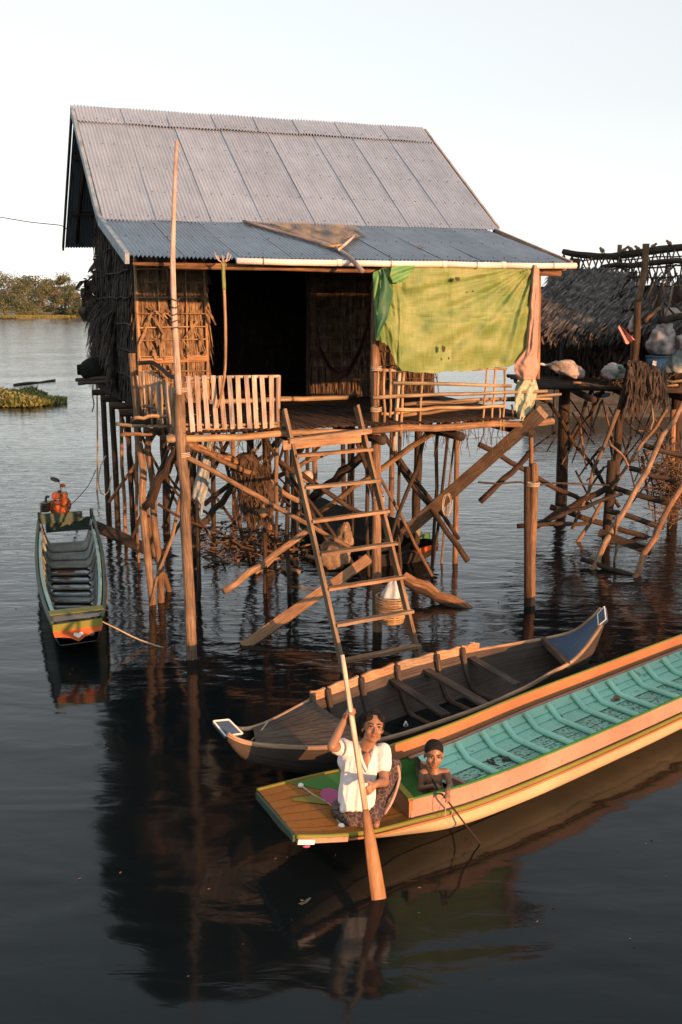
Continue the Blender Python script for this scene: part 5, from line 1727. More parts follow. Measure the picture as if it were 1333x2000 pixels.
# engine
mat_paint('engine_orange', (0.30, 0.085, 0.025), (0.04, 0.025, 0.02), .50, 20, .45)
mat_mottle('engine_black', (0.02, 0.018, 0.016), (0.05, 0.045, 0.04), scale=15, rough=0.5)
mat_mottle('steel', (0.35, 0.34, 0.33), (0.55, 0.53, 0.50), scale=15, rough=0.35, metal=0.8)
ec = PY(114, 990, 16.25)
eng = thing('boat_engine', ec - V((0, 0, .2)), 'orange single cylinder engine mounted on the stern of the green boat', 'engine')
yv = V((0, 1, 0))
MB().plank(ec + V((-.20, 0, -.17)), ec + V((.22, 0, -.17)), .25, .05).build('mount', 'engine_black', eng)
MB().tube([ec + V((.06, -.19, .0)), ec + V((.06, -.15, .0))], .14, 20).build('flywheel_cover', 'engine_orange', eng, True)
MB().tube([ec + V((.06, -.215, .0)), ec + V((.06, -.19, .0))], [.07, .085], 16).build('starter', 'red_paint', eng, True)
MB().tube([ec + V((.06, -.15, .0)), ec + V((.06, .14, .0))], .125, 16).ell(ec + V((-.06, -.02, .03)), (.12, .13, .10)).ell(ec + V((.12, -.0, .06)), (.09, .12, .11)).build('crankcase', 'engine_orange', eng, True)
for k in range(6):
    MB().plank(ec + V((-.24, -.11, -.04 + k * .028)), ec + V((-.10, -.11, -.04 + k * .028)), .24, .010).build('fin', 'engine_black', eng)
MB().ell(ec + V((-.20, -.06, .0)), (.08, .10, .08)).build('muffler', 'engine_black', eng, True)
fb_ = MB().plank(ec + V((-.07, -.02, .20)), ec + V((.16, -.02, .20)), .20, .11, V((0, 0, 1)))
fbo = fb_.build('fuel_tank', 'engine_orange', eng)
bv = fbo.modifiers.new('bevel', 'BEVEL'); bv.width = .035; bv.segments = 3
MB().tube([ec + V((.04, -.02, .25)), ec + V((.04, -.02, .285))], .03, 12).build('tank_cap', 'engine_black', eng, True)
MB().tube([ec + V((.06, .03, .25)), ec + V((.05, .03, .37)), ec + V((.02, .03, .43))], .010, 8).build('air_pipe', 'steel', eng, True)
MB().ell(ec + V((-.03, .02, .46)), (.085, .05, .035), Matrix.Rotation(R(20), 3, 'Y')).build('air_filter', 'engine_black', eng, True)
MB().ell(ec + V((.09, .02, .36)), (.05, .04, .03)).build('breather', 'engine_orange', eng, True)
logpts('exhaust', [ec + V((-.17, -.03, .05)), ec + V((-.19, -.03, .13)), ec + V((-.17, -.03, .18)), ec + V((-.13, -.03, .17))], .022, .02, 'engine_black', eng, 8)
for sx in (-.17, .19):
    MB().plank(ec + V((sx, -.08, -.30)), ec + V((sx, -.08, -.10)), .05, .04, V((0, 1, 0))).build('bracket', 'steel', eng)
logpts('shaft', [ec + V((.05, .15, -.05)), ec + V((.0, 1.1, -.45))], .02, .02, 'engine_black', eng, 8)
# ropes to the boat
pts = [PZ(196, 1212, .42), PZ(225, 1226, .24), PZ(265, 1246, .09), PZ(300, 1259, .02), PZ(340, 1271, -.03)]
o = logpts('mooring_line', pts, .009, .009, 'rope', None, 5, 0, pts[0], 6); tag(o, 'tan rope from the bow of the engine boat into the water', 'rope')
pts = [PY(138, 986, 16.3), PY(150, 975, 16.0), PY(172, 950, 15.3), PT(188, 918, 2.4)]
o = logpts('mooring_line', pts, .006, .006, 'dark_rope', None, 5, 0, pts[0], 6); tag(o, 'thin dark line from the engine up to the leftmost thin cane', 'rope')

# ---------------------------------------------------- dark hull and green bow tucked under the house
dst = []
for (u, vf, vn, z, zk) in [(585, 968, 1010, .42, .2), (625, 972, 1030, .40, .0), (680, 995, 1045, .38, -.05), (740, 1005, 1060, .36, -.05), (790, 1020, 1040, .40, .15), (812, 1034, 1040, .46, .36)]:
    dst.append((PZ(u, vf, z), PZ(u, vn, z), zk, .6))
hd = Hull(dst)
dc = thing('dark_canoe', (dst[2][0] + dst[2][1]) / 2 - V((0, 0, .38)), 'dark tarred canoe lying in the shade beneath the house behind the ladder', 'canoe')
hull_mesh(hd, 24, 16).build('hull', 'soot', dc, True)
hull_mesh(hd, 22, 16, .03, .05, .06, .9, True).build('interior', 'soot', dc, True)
for sd in (0, 1):
    MB().tube([hd.at(i / 24)[sd] for i in range(25)], .018, 6).build('gunwale', 'soot', dc, True)
gst = []
for (u, vf, vn, z, zk) in [(700, 1058, 1088, .20, -.05), (760, 1054, 1084, .20, -.05), (805, 1050, 1076, .22, -.03), (838, 1054, 1068, .26, .08), (856, 1058, 1066, .30, .22)]:
    gst.append((PZ(u, vf, z), PZ(u, vn, z), zk, .65))
hg = Hull(gst)
gb = thing('green_bow_boat', (gst[1][0] + gst[1][1]) / 2 - V((0, 0, .26)), 'small boat with green side and red bow showing right of the ladder', 'boat')
hull_mesh(hg, 24, 16).build('hull', 'soot', gb, True)
hull_mesh(hg, 20, 16, .04, .05, .0, .75, True).build('interior', 'boat_wood', gb, True)
MB().tube([hg.at(i / 24)[0] for i in range(25)], .02, 6).build('gunwale', 'green_paint', gb, True)
MB().tube([hg.at(i / 24)[1] for i in range(25)], .018, 6).build('gunwale', 'soot', gb, True)
a, b = PZ(806, 1049, .33), PZ(840, 1046, .33)
MB().plank(a, b, .03, .07, V((0, 0, 1))).build('side_stripe', 'green_paint', gb)
pA = [PZ(803, 1076, .24), PZ(836, 1066, .32), PZ(858, 1062, .38), PZ(852, 1068, .33), PZ(838, 1074, .26), PZ(824, 1084, .18), PZ(818, 1078, .20)]
nn = V((.1, -1, .2)).normalized()
slab([p + nn * .05 for p in pA], .02, 'red_paint', 'bow_shield', gb, nn)
# ================================================================== the neighbour's hut at the right
RL, RR = PY(1104, 498, 20.0), PY(1420, 478, 19.0)        # ridge
EL, ER = PY(1036, 648, 17.9), PY(1400, 640, 16.9)        # near eave
FL, FR = PY(1150, 640, 22.4), PY(1460, 640, 21.4)        # far eave
hut = thing('thatched_hut', V(((EL.x + ER.x) / 2, 18.5, 0)), 'ruined hut at right with bare bamboo rafters above grey palm thatch', 'hut')
def roofp(p, q, off=0.0):
    a = RL.lerp(RR, p); b = EL.lerp(ER, p)
    r = a.lerp(b, q)
    n = (RR - RL).cross(EL - RL).normalized()
    if n.z < 0: n = -n
    sag = -.10 * math.sin(math.pi * min(1, p * 1.4)) * (1 - q)
    return r + n * off + V((0, 0, sag))
def roofq(p, q):
    return RL.lerp(RR, p).lerp(FL.lerp(FR, p), q) + V((0, 0, -.10 * math.sin(math.pi * min(1, p * 1.4)) * (1 - q)))
rnd = random.Random(91)
logpts('ridge_pole', [PY(1100, 491, 20.05), roofp(.08, 0, .03), roofp(.3, 0, .02), roofp(.6, 0, .04), roofp(1.0, 0, .04)], .055, .075, 'dark_wood', hut, 9, .12)
for k in range(24):
    p = .0 + k * .0435 + rnd.uniform(-.008, .008)
    d = rnd.uniform(-.03, .05)
    log('rafter', roofp(p, -.02, .02), roofp(min(1, p - d + .03), .98, -.02), .017, .013, 'dark_wood' if k % 4 else 'post_wood', hut, 4, .02, 6)
    log('rafter', roofq(p, -.03), roofq(min(1, p + .02 + d), .9), .015, .012, 'dark_wood', hut, 4, .02, 6)
for q in (.12, .25, .38, .52, .68, .84):
    log('batten', roofp(.0, q, .03), roofp(1.0, q + rnd.uniform(-.02, .02), .03), .013, .013, 'dark_wood', hut, 10, .03, 5)
for q in (.2, .45, .7):
    log('batten', roofq(.0, q), roofq(1.0, q), .013, .013, 'dark_wood', hut, 10, .03, 5)
log('side_pole', roofp(.27, .21, .08), roofp(1.0, .24, .08), .05, .055, 'dark_wood', hut, 8, .04)
th = MB()
n_r = (RR - RL).cross(EL - RL).normalized()
if n_r.z < 0: n_r = -n_r
dn = (EL - RL).normalized()
for k in range(9000):
    p = rnd.random() ** 1.15
    q = rnd.random()
    lo = .23 + .10 * noise.noise(V((p * 9, 0, 2))) + (.0 if p < .42 else min(.55, (p - .42) * 2.6))
    if p > .62: lo = .62 + .08 * noise.noise(V((p * 20, 5, 0)))
    if q < lo or (q > .93 and rnd.random() < .5): continue
    if p > .42 and noise.noise(V((p * 14, q * 7, 9))) > .12: continue
    layer = math.floor(q * 9) / 9
    a = roofp(p, q, .05 + .10 * (1 - (q * 9 - math.floor(q * 9))) * .4 + rnd.uniform(0, .05))
    d = (dn + (RR - RL).normalized() * rnd.uniform(-.45, -.05) + n_r * rnd.uniform(-.12, .16)).normalized() * rnd.uniform(.18, .42)
    th.strip(a, a + d, rnd.uniform(.015, .045), (RR - RL).normalized() + n_r * rnd.uniform(-.5, .5), 0, rnd.uniform(-.01, .03))
th.build('palm_thatch', 'grey_thatch', hut)['kind'] = 'stuff'
# fringe of leaves hanging below the eave, and clutter of leaves at the broken end
fg = MB()
for k in range(1100):
    p = rnd.random()
    a = roofp(p, rnd.uniform(.9, 1.0), rnd.uniform(0, .06))
    fg.strip(a, a + V((rnd.uniform(-.2, .06), rnd.uniform(-.15, .1), -rnd.uniform(.1, .35))), rnd.uniform(.015, .04), (1, rnd.uniform(-.6, .6), 0))
for k in range(420):
    p, q = rnd.uniform(.38, 1.0), rnd.uniform(.12, .55)
    if noise.noise(V((p * 12, q * 9, 4))) < .05: continue
    a = roofp(p, q, rnd.uniform(-.25, .02))
    fg.strip(a, a + V((rnd.uniform(-.25, .1), rnd.uniform(-.15, .1), -rnd.uniform(.1, .3))), rnd.uniform(.02, .07), (1, rnd.uniform(-.6, .6), 0))
fg.build('leaf_fringe', 'grey_thatch', hut)['kind'] = 'stuff'
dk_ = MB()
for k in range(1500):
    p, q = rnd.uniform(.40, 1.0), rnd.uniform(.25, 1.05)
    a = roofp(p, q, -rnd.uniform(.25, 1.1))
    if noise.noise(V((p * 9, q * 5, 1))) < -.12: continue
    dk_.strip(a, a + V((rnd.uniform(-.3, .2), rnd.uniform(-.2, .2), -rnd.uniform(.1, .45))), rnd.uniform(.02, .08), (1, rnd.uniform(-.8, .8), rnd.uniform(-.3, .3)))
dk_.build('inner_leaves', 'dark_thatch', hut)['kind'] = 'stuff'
# walls in deep shade
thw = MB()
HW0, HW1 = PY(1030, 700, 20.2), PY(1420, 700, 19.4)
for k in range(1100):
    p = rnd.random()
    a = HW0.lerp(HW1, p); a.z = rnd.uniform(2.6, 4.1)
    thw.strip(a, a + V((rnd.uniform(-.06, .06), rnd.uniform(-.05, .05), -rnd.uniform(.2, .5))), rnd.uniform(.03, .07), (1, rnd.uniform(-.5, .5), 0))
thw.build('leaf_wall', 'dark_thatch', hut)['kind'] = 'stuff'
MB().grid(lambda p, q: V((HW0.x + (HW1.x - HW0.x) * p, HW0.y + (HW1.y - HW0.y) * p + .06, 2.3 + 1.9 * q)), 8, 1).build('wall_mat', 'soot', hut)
# posts
def hpost(px, Y, r0, r1, mat='dark_wood', foot=True, name='post'):
    pts = [PY(u, v, Y) for u, v in px]
    if foot:
        e = pts[-1].copy(); e.z = -.6; pts.append(e)
    return logpts(name, pts, r0 * .85, r1 * .85, mat, hut, 9, .06)
hpost([(1124, 505), (1118, 560), (1104, 700), (1103, 760), (1100, 870), (1096, 985)], 19.4, .12, .14)
hpost([(1262, 476), (1258, 540), (1246, 590)], 17.9, .07, .06, 'post_wood', False)
hpost([(1211, 478), (1209, 525)], 19.8, .05, .05, 'post_wood', False)
hpost([(1238, 655), (1235, 705)], 16.8, .045, .045, 'post_wood', False)
hpost([(1246, 590), (1240, 700), (1212, 800), (1206, 889), (1201, 930), (1188, 1010)], 16.6, .07, .085)
hpost([(1322, 560), (1322, 760), (1320, 900), (1316, 985)], 17.6, .10, .11)
hpost([(1275, 640), (1272, 780)], 17.0, .02, .02, 'dark_wood', False)
hpost([(1296, 600), (1290, 760)], 16.9, .022, .022, 'dark_wood', False)
hpost([(1195, 900), (1190, 980), (1184, 1056)], 15.9, .085, .09)
hpost([(1315, 800), (1312, 930)], 17.2, .06, .06, 'post_wood', False)
# platform
for k in range(26):
    a = PY(1045, 738, 17.6); b = PY(1420, 752, 16.7)
    f = k / 25
    o_ = V((0, f * 3.0, rnd.uniform(-.015, .015)))
    MB().tube([V((a.x, a.y, 2.42)) + o_, V((b.x, b.y, 2.40)) + o_], rnd.uniform(.035, .055), 6, True, .08, flat=.6).build('floor_pole', 'dark_wood', hut, True)
for u in (1060, 1150, 1240, 1330):
    p = PY(u, 745, 17.1); log('floor_beam', V((p.x, 16.7, 2.30)), V((p.x + .2, 20.8, 2.30)), .06, .06, 'dark_wood', hut)
for (u0, v0, u1, v1, Y, r, m_) in [(1120, 748, 1180, 755, 17.0, .030, 'post_wood'), (1130, 752, 1215, 762, 16.9, .028, 'dark_wood'), (1255, 756, 1325, 752, 16.4, .022, 'bamboo'), (1285, 746, 1345, 742, 16.4, .022, 'bamboo'), (1050, 712, 1085, 712, 17.3, .022, 'pale_bamboo'), (1180, 717, 1210, 716, 17.1, .022, 'pale_bamboo'), (1260, 628, 1292, 600, 16.6, .030, 'post_wood'), (1285, 625, 1345, 618, 16.6, .06, 'dark_wood')]:
    log('pole', PY(u0, v0, Y), PY(u1, v1, Y), r, r, m_, hut, 4, .02, 7)
hangers = [(1060, 770, 1210, 990), (1160, 755, 1095, 900), (1180, 760, 1110, 880)]
for (u0, v0, u1, v1) in hangers:
    log('brace', PY(u0, v0, 18.4), PY(u1, v1, 18.8), .035, .035, 'dark_wood', hut, 5, .03)
for k in range(46):
    u, v, Y = rnd.uniform(1090, 1360), rnd.uniform(770, 950), rnd.uniform(16.4, 19.5)
    a = PY(u, v, Y); a.z = rnd.uniform(1.0, 2.3)
    d = V((rnd.uniform(-.7, .7), rnd.uniform(-.6, .6), -rnd.uniform(.3, 1.1)))
    log('hanging_stick', a, a + d * rnd.uniform(.7, 1.5), rnd.uniform(.012, .03), .012, 'dark_wood' if k % 5 else 'post_wood', hut, 3, .02, 6)
for k in range(44):
    u, v = rnd.uniform(1268, 1350), rnd.uniform(545, 640)
    a = PY(u, v, rnd.uniform(16.9, 18.2))
    log('hanging_stick', a, a + V((rnd.uniform(-.3, .4), rnd.uniform(-.3, .3), -rnd.uniform(.3, 1.0))), .018, .014, 'dark_wood' if k % 4 else 'post_wood', hut, 3, .02, 6)
# bundle of dry fronds leaning on the hut
fb = thing('frond_bundle', PY(1262, 790, 16.5), 'bundle of dry grey palm fronds slumped over the hut platform edge', 'fronds')
mb = MB()
for k in range(900):
    if rnd.random() < .6:
        u, v = rnd.uniform(1228, 1300), rnd.uniform(702, 740); v += max(0, (u - 1245) * .35)
    else:
        u, v = rnd.uniform(1226, 1252), rnd.uniform(705, 775)
    a = PY(u, v, 16.45 + rnd.uniform(-.2, .1))
    mb.strip(a, a + V((rnd.uniform(-.08, .10), rnd.uniform(-.1, .05), -rnd.uniform(.15, .45))), rnd.uniform(.012, .035), (1, rnd.uniform(-.7, .7), 0), 0, .02)
o = mb.build('fronds', 'dark_thatch', fb); o['kind'] = 'stuff'

# ---------------------------------------------------- bamboo landing ladder of the hut
bl_ = thing('bamboo_ladder', PZ(1200, 1112, 0), 'wide bamboo ladder with lit poles slanting from the water up to the ruined hut', 'ladder')
def bl(a, Ya, b, r0, r1, mat='bamboo', name='stringer', zb=-.3):
    A = PY(a[0], a[1], Ya); B = PZ(b[0], b[1], 0)
    e = B + (B - A).normalized() * .3
    return bamboo(name, A, e, r0, r1, mat, bl_, .03, .38)
bl((1334, 788), 16.6, (1158, 1110), .044, .050, 'post_wood')
bl((1372, 862), 16.2, (1240, 1126), .044, .050, 'post_wood')
bl((1302, 800), 17.2, (1126, 1058), .028, .032, 'post_wood')
def rung(a, Ya, b, Yb, r, mat='dark_wood'):
    log('rung', PY(a[0], a[1], Ya), PY(b[0], b[1], Yb), r, r, mat, bl_, 5, .02, 8)
rung((1258, 870), 16.1, (1350, 896), 15.9, .042); rung((1230, 914), 15.9, (1352, 952), 15.6, .042)
rung((1200, 953), 15.6, (1330, 992), 15.3, .045); rung((1182, 996), 15.3, (1298, 1030), 15.0, .045)
rung((1136, 1092), 14.6, (1262, 1134), 13.9, .040)
MB().plank(PY(1170, 1040, 14.9), PY(1272, 1078, 14.5), .04, .12, V((0, 0, 1))).build('rung', 'dark_wood', bl_)
for (u0, v0, u1, v1, Y, r, lab) in [
    (1208, 800, 1118, 1034, 16.2, .035, 'thin lit stake leaning left of the bamboo ladder, nearest the open water'),
    (1190, 860, 1228, 910, 16.0, .022, 'short lit stick crossing the leaning stake beside the bamboo ladder'),
    (1276, 785, 1271, 840, 16.4, .020, 'thin upright orange stick hanging under the hut platform'),
    (1309, 842, 1302, 880, 16.3, .020, 'short upright stick beside the upper part of the bamboo ladder'),
    (1208, 1005, 1201, 1104, 14.9, .022, 'thin upright stick standing in the water within the bamboo ladder'),
    (1070, 1016, 1216, 964, 15.6, .035, 'thin knotted dark branch slanting across in front of the hut posts'),
    (1040, 1030, 1192, 950, 16.2, .06, 'thick dark crooked branch behind the bamboo ladder foot'),
    (1010, 1028, 1150, 1022, 15.8, .04, 'dark log floating near the hut post'),
    (1075, 990, 1290, 1055, 16.6, .05, 'long dark log sloping under the bamboo ladder')]:
    A, B = PY(u0, v0, Y), PY(u1, v1, Y - .15)
    if B.z < 0: B.z = -.1
    if A.z < 0: A.z = .03
    o = log('leaning_branch' if r > .025 else 'stick', A, B, r, r * .85, 'post_wood' if lab.find('dark') < 0 else 'dark_wood', None, 6, .03, 8, .08, B)
    tag(o, lab, 'branch' if r > .025 else 'stick')
# brown brush heaped under the platform
br = MB()
for k in range(420):
    a = PY(rnd.gauss(1315, 26), rnd.gauss(945, 34), 16.9 + rnd.uniform(-.3, .4))
    if a.z < .05: a.z = .05
    d = V((rnd.gauss(0, 1), rnd.gauss(0, .6), rnd.gauss(0, .5))).normalized() * rnd.uniform(.15, .5)
    br.tube([a - d * .5, a + d * .5], [.010, .005], 4)
tag(br.build('brushwood', 'twigs'), 'tangle of brown brushwood under the ruined hut', 'brushwood', kind='stuff')

# ---------------------------------------------------- goods on the hut platform
mat_mottle('pale_sack', (0.20, 0.165, 0.15), (0.32, 0.27, 0.245), (0.42, 0.365, 0.33), scale=9, rough=0.85, bump=0.6, bscale=16)
mat_mottle('white_sack', (0.34, 0.32, 0.31), (0.50, 0.48, 0.47), scale=9, rough=0.8, bump=0.6, bscale=14)
mat_mottle('green_print', (0.02, 0.20, 0.12), (0.05, 0.28, 0.17), scale=9)
mat_mottle('clear_bag', (0.13, 0.115, 0.115), (0.25, 0.225, 0.22), (0.38, 0.34, 0.33), scale=7, rough=0.4, bump=0.8, bscale=12)
mat_mottle('bucket_blue', (0.03, 0.07, 0.12), (0.05, 0.12, 0.19), scale=5, rough=0.45)
mat_mottle('cloth_pink', (0.42, 0.20, 0.19), (0.56, 0.31, 0.28), scale=9, rough=0.85, bump=0.4)
lumpy('rice_sack', PY(1110, 722, 17.2), (.27, .20, .15), 'pale_sack', 'pale lumpy sack lying on the hut platform nearest the house', 'sack', 1, .35, R(-16))
wb_ = lumpy('white_bag', PY(1200, 727, 16.9), (.19, .16, .15), 'white_sack', 'white bag with green print on the hut platform beside the frond bundle', 'bag', 2, .30)
for (u, v, a_, b_) in [(1211, 718, .035, .03), (1206, 733, .028, .022), (1214, 726, .02, .02)]:
    MB().ell(PY(u, v, 16.72), (a_, .02, b_)).build('print', 'green_print', wb_, True)
lumpy('clear_bag', PY(1292, 672, 16.6), (.22, .18, .22), 'clear_bag', 'large bulging pale plastic bag above the blue tub', 'bag', 3, .35)
lumpy('clear_bag', PY(1299, 645, 16.6), (.13, .12, .13), 'clear_bag', 'smaller pale bag knotted on top of the bulging bag', 'bag', 4, .4)
lumpy('grey_bundle', PY(1322, 705, 16.8), (.22, .2, .26), 'mesh_sack', 'slumped grey bundle right of the blue tub', 'bundle', 5, .35)
lumpy('clear_bag', PY(1340, 668, 16.5), (.16, .16, .16), 'pale_sack', 'pale pinkish bag at the right edge of the photograph', 'bag', 6, .35)
lumpy('hung_rag', PY(1240, 635, 16.7), (.10, .05, .14), 'white_sack', 'white rag hung on the hut post above the pink cloth', 'cloth', 8, .5)
lumpy('pale_board', PY(1310, 620, 17.2), (.20, .05, .16), 'pale_sack', 'pale board catching the sun beneath the broken thatch', 'board', 9, .15)
bkc = PY(1282, 712, 16.5)
tub = thing('blue_tub', bkc - V((0, 0, .14)), 'dark blue plastic tub on the hut platform', 'tub')
MB().tube([bkc + V((0, 0, -.14)), bkc + V((0, 0, .13))], [.14, .17], 18).build('body', 'bucket_blue', tub, True)
MB().tube([bkc + V((math.cos(a) * .172, math.sin(a) * .172, .135)) for a in [j / 24 * 6.2832 for j in range(25)]], .012, 6).build('rim', 'bucket_blue', tub, True)
MB().plank(bkc + V((-.11, -.165, .03)), bkc + V((-.05, -.175, .03)), .01, .08, V((0, 0, 1))).build('sticker', 'white_paint', tub)
def pinkfn(p, q):
    top = (1212, 640); 
    u = 1211 + q * 30 * p + (1 - p) * (-6 + 14 * q) ; v = 638 + q * 30 + 4 * math.sin(p * 5)
    return PY(u, v, 16.6 + .06 * math.sin(p * 9 + q * 3))
o = MB().grid(pinkfn, 16, 12).build('pink_cloth', 'cloth_pink', None, True, PY(1225, 670, 16.6)); tag(o, 'small faded pink cloth hung to dry in front of the hut', 'cloth')
# blue scrap by the moored barge
lumpy('blue_scrap', PY(1175, 772, 19.5), (.16, .08, .06), 'bucket_blue', 'crumpled blue plastic under the hut platform', 'plastic', 10, .3)

# ---------------------------------------------------- the moored plank barge behind the hut
mat_wood('barge_wood', (0.02, 0.024, 0.026), (0.045, 0.052, 0.054), (0.085, 0.095, 0.095), sx=14, sy=.7)
barge = thing('moored_barge', V((13, 33, 0)), 'long grey planked barge moored behind the ruined hut', 'barge')
A0, A1 = PZ(1046, 812, 0), PZ(1046, 812, 0) + V((16, -1.5, 0))
for k in range(5):
    z0 = -.1 + k * .27
    a = A0 + V((0, 0, z0 + .13)); b = A1 + V((0, 0, z0 + .13))
    MB().plank(a, b, .06 + .015 * (k % 2), .262, V((0, 0, 1)), 8, .012).build('hull_plank', 'barge_wood', barge)
MB().plank(A0 + V((0, .0, 1.28)), A1 + V((0, 0, 1.28)), .14, .08, V((0, 0, 1))).build('rub_rail', 'barge_wood', barge)
MB().plank(A0 + V((-.05, 1.4, .55)), A1 + V((0, 1.4, .55)), 2.7, 1.2, V((0, 0, 1))).build('deck_house', 'soot', barge)
for k in range(12):
    p = A0.lerp(A1, (k + .5) / 12); MB().plank(p + V((0, -.05, -.1)), p + V((0, -.05, 1.22)), .10, .05, V((0, 1, 0))).build('frame_post', 'barge_wood', barge)

# ---------------------------------------------------- sparrows along the ridge
mat_mottle('sparrow', (0.10, 0.06, 0.04), (0.24, 0.16, 0.11), scale=40, rough=0.9)
birds = [(1224, 495, 'first'), (1237, 490, ''), (1251, 488, ''), (1281, 484, ''), (1311, 481, ''), (1180, 502, '')]
bird_lab = ['small brown sparrow on the hut ridge just left of the tall bare post tip', 'second small sparrow from the left pair on the hut ridge', 'small sparrow on the ridge right beside the bare post', 'small sparrow perched alone right of the bare post', 'small sparrow at the right end of the hut ridge', 'leftmost small sparrow on the hut ridge']
proto = None
for i, (u, v, _) in enumerate(birds):
    k = (u - 1104) / (1420 - 1104.0)
    p = roofp(k, 0, .10)
    if proto is None:
        proto = thing('sparrow', p, bird_lab[i], 'bird', 'sparrows on the ridge')
        rot = Matrix.Rotation(R(-35), 3, 'Y')
        MB().ell(p + V((0, 0, .035)), (.055, .034, .034), rot).ell(p + V((.045, 0, .075)), (.026, .024, .024)).tube([p + V((.066, 0, .075)), p + V((.086, 0, .072))], [.008, .001], 6).build('body', 'sparrow', proto, True)
        MB().plank(p + V((-.035, 0, .015)), p + V((-.11, 0, -.025)), .022, .006).build('tail', 'sparrow', proto)
        for s_ in (-1, 1):
            MB().ell(p + V((-.005, .026 * s_, .042)), (.048, .010, .024), rot).build('wing', 'sparrow', proto, True)
            MB().tube([p + V((.0, .010 * s_, .008)), p + V((.004, .010 * s_, -.03))], .003, 5).build('leg', 'sparrow', proto)
    else:
        copy_thing(proto, p, rnd.uniform(0, 6.28), rnd.uniform(.9, 1.15), bird_lab[i])

# ---------------------------------------------------- a house added out of view only to cast shade on the hut
nd = V((math.cos(SUN_AZ), math.sin(SUN_AZ), 0)); sdv = V((math.sin(SUN_AZ), -math.cos(SUN_AZ), 0))
def NB(a, b, z): return nd * (13.9 + a) + sdv * (-1.0 + b) + V((0, 0, z))
shade_house = thing('stilt_house', NB(3.2, 1.5, 0), 'added stilt house out of view at right, there to shade the ruined hut', 'house')
for a in (0, 1.6, 3.2, 4.8, 6.4):
    for b_ in (0, 3):
        log('post', NB(a, b_, 4.3), NB(a, b_, -.6), .09, .1, 'post_wood', shade_house, 5)
MB().plank(NB(-.2, 1.5, 4.3), NB(6.6, 1.5, 4.3), 3.4, .08).build('floor', 'plank_wood', shade_house)
for b_ in (0, 3):
    MB().plank(NB(0, b_, 5.3), NB(6.4, b_, 5.3), .06, 1.95, V((0, 0, 1))).build('wall', 'thatch', shade_house)
for a in (0, 6.4):
    MB().plank(NB(a, .04, 5.3), NB(a, 2.96, 5.3), .06, 1.95, V((0, 0, 1))).build('wall', 'thatch', shade_house)
for s_ in (-1, 1):
    MB().grid(lambda p, q: NB(-.4 + 7.2 * p, 1.5 + s_ * 2.1 * q, 7.9 - 1.75 * q + .012 * math.sin(p * 600)), 200, 3).build('roof', 'zinc_sheet', shade_house, True)
# ================================================================== the woman, the child, their oar and stick
def mat_skin(name, c1, c2):
    m, nt, b = new_mat(name)
    v = coords(nt, 'Object', (1, 1, 1))
    n1 = N(nt, 'ShaderNodeTexNoise', i_Scale=14.0, i_Detail=4.0)
    nt.links.new(v, n1.inputs['Vector'])
    r = ramp(nt, n1.outputs[0], [(0.3, c1), (0.7, c2)])
    nt.links.new(r.outputs[0], b.inputs['Base Color'])
    b.inputs['Roughness'].default_value = 0.48
    b.inputs['Subsurface Weight'].default_value = 0.06
    b.inputs['Subsurface Radius'].default_value = (0.01, 0.004, 0.002)
mat_skin('skin', (0.22, 0.11, 0.06), (0.30, 0.155, 0.088))
mat_skin('child_skin', (0.22, 0.11, 0.062), (0.29, 0.15, 0.085))
mat_mottle('black_hair', (0.008, 0.007, 0.007), (0.022, 0.018, 0.016), scale=60, rough=0.8, bump=0.5, bscale=120, stretch=(1, 1, .25))
MATS['black_hair'].node_tree.nodes['Principled BSDF'].inputs['Specular IOR Level'].default_value = 0.12
mat_mottle('white_shirt', (0.60, 0.56, 0.57), (0.76, 0.72, 0.72), scale=7, rough=0.85, bump=0.6, bscale=11)
mat_mottle('eye_white', (0.40, 0.36, 0.33), (0.48, 0.44, 0.40), scale=5, rough=0.3, bump=0)
mat_mottle('lips', (0.26, 0.09, 0.06), (0.32, 0.12, 0.08), scale=20, rough=0.5, bump=0)
m, nt, b = new_mat('batik')
v = coords(nt, 'Object', (1, 1, 1))
vo = N(nt, 'ShaderNodeTexVoronoi', i_Scale=30.0); nt.links.new(v, vo.inputs['Vector'])
nz_ = N(nt, 'ShaderNodeTexNoise', i_Scale=24.0, i_Detail=5.0, i_Distortion=1.2); nt.links.new(v, nz_.inputs['Vector'])
ad = N(nt, 'ShaderNodeMath', operation='MULTIPLY'); nt.links.new(vo.outputs['Distance'], ad.inputs[0]); nt.links.new(nz_.outputs[0], ad.inputs[1])
r = ramp(nt, ad.outputs[0], [(0.10, (0.02, 0.017, 0.022)), (0.20, (0.03, 0.022, 0.026)), (0.25, (0.17, 0.11, 0.055)), (0.30, (0.04, 0.028, 0.045))])
nt.links.new(r.outputs[0], b.inputs['Base Color']); b.inputs['Roughness'].default_value = 0.85
add_bump(nt, b, nz_.outputs[0], 0.4, 0.006)

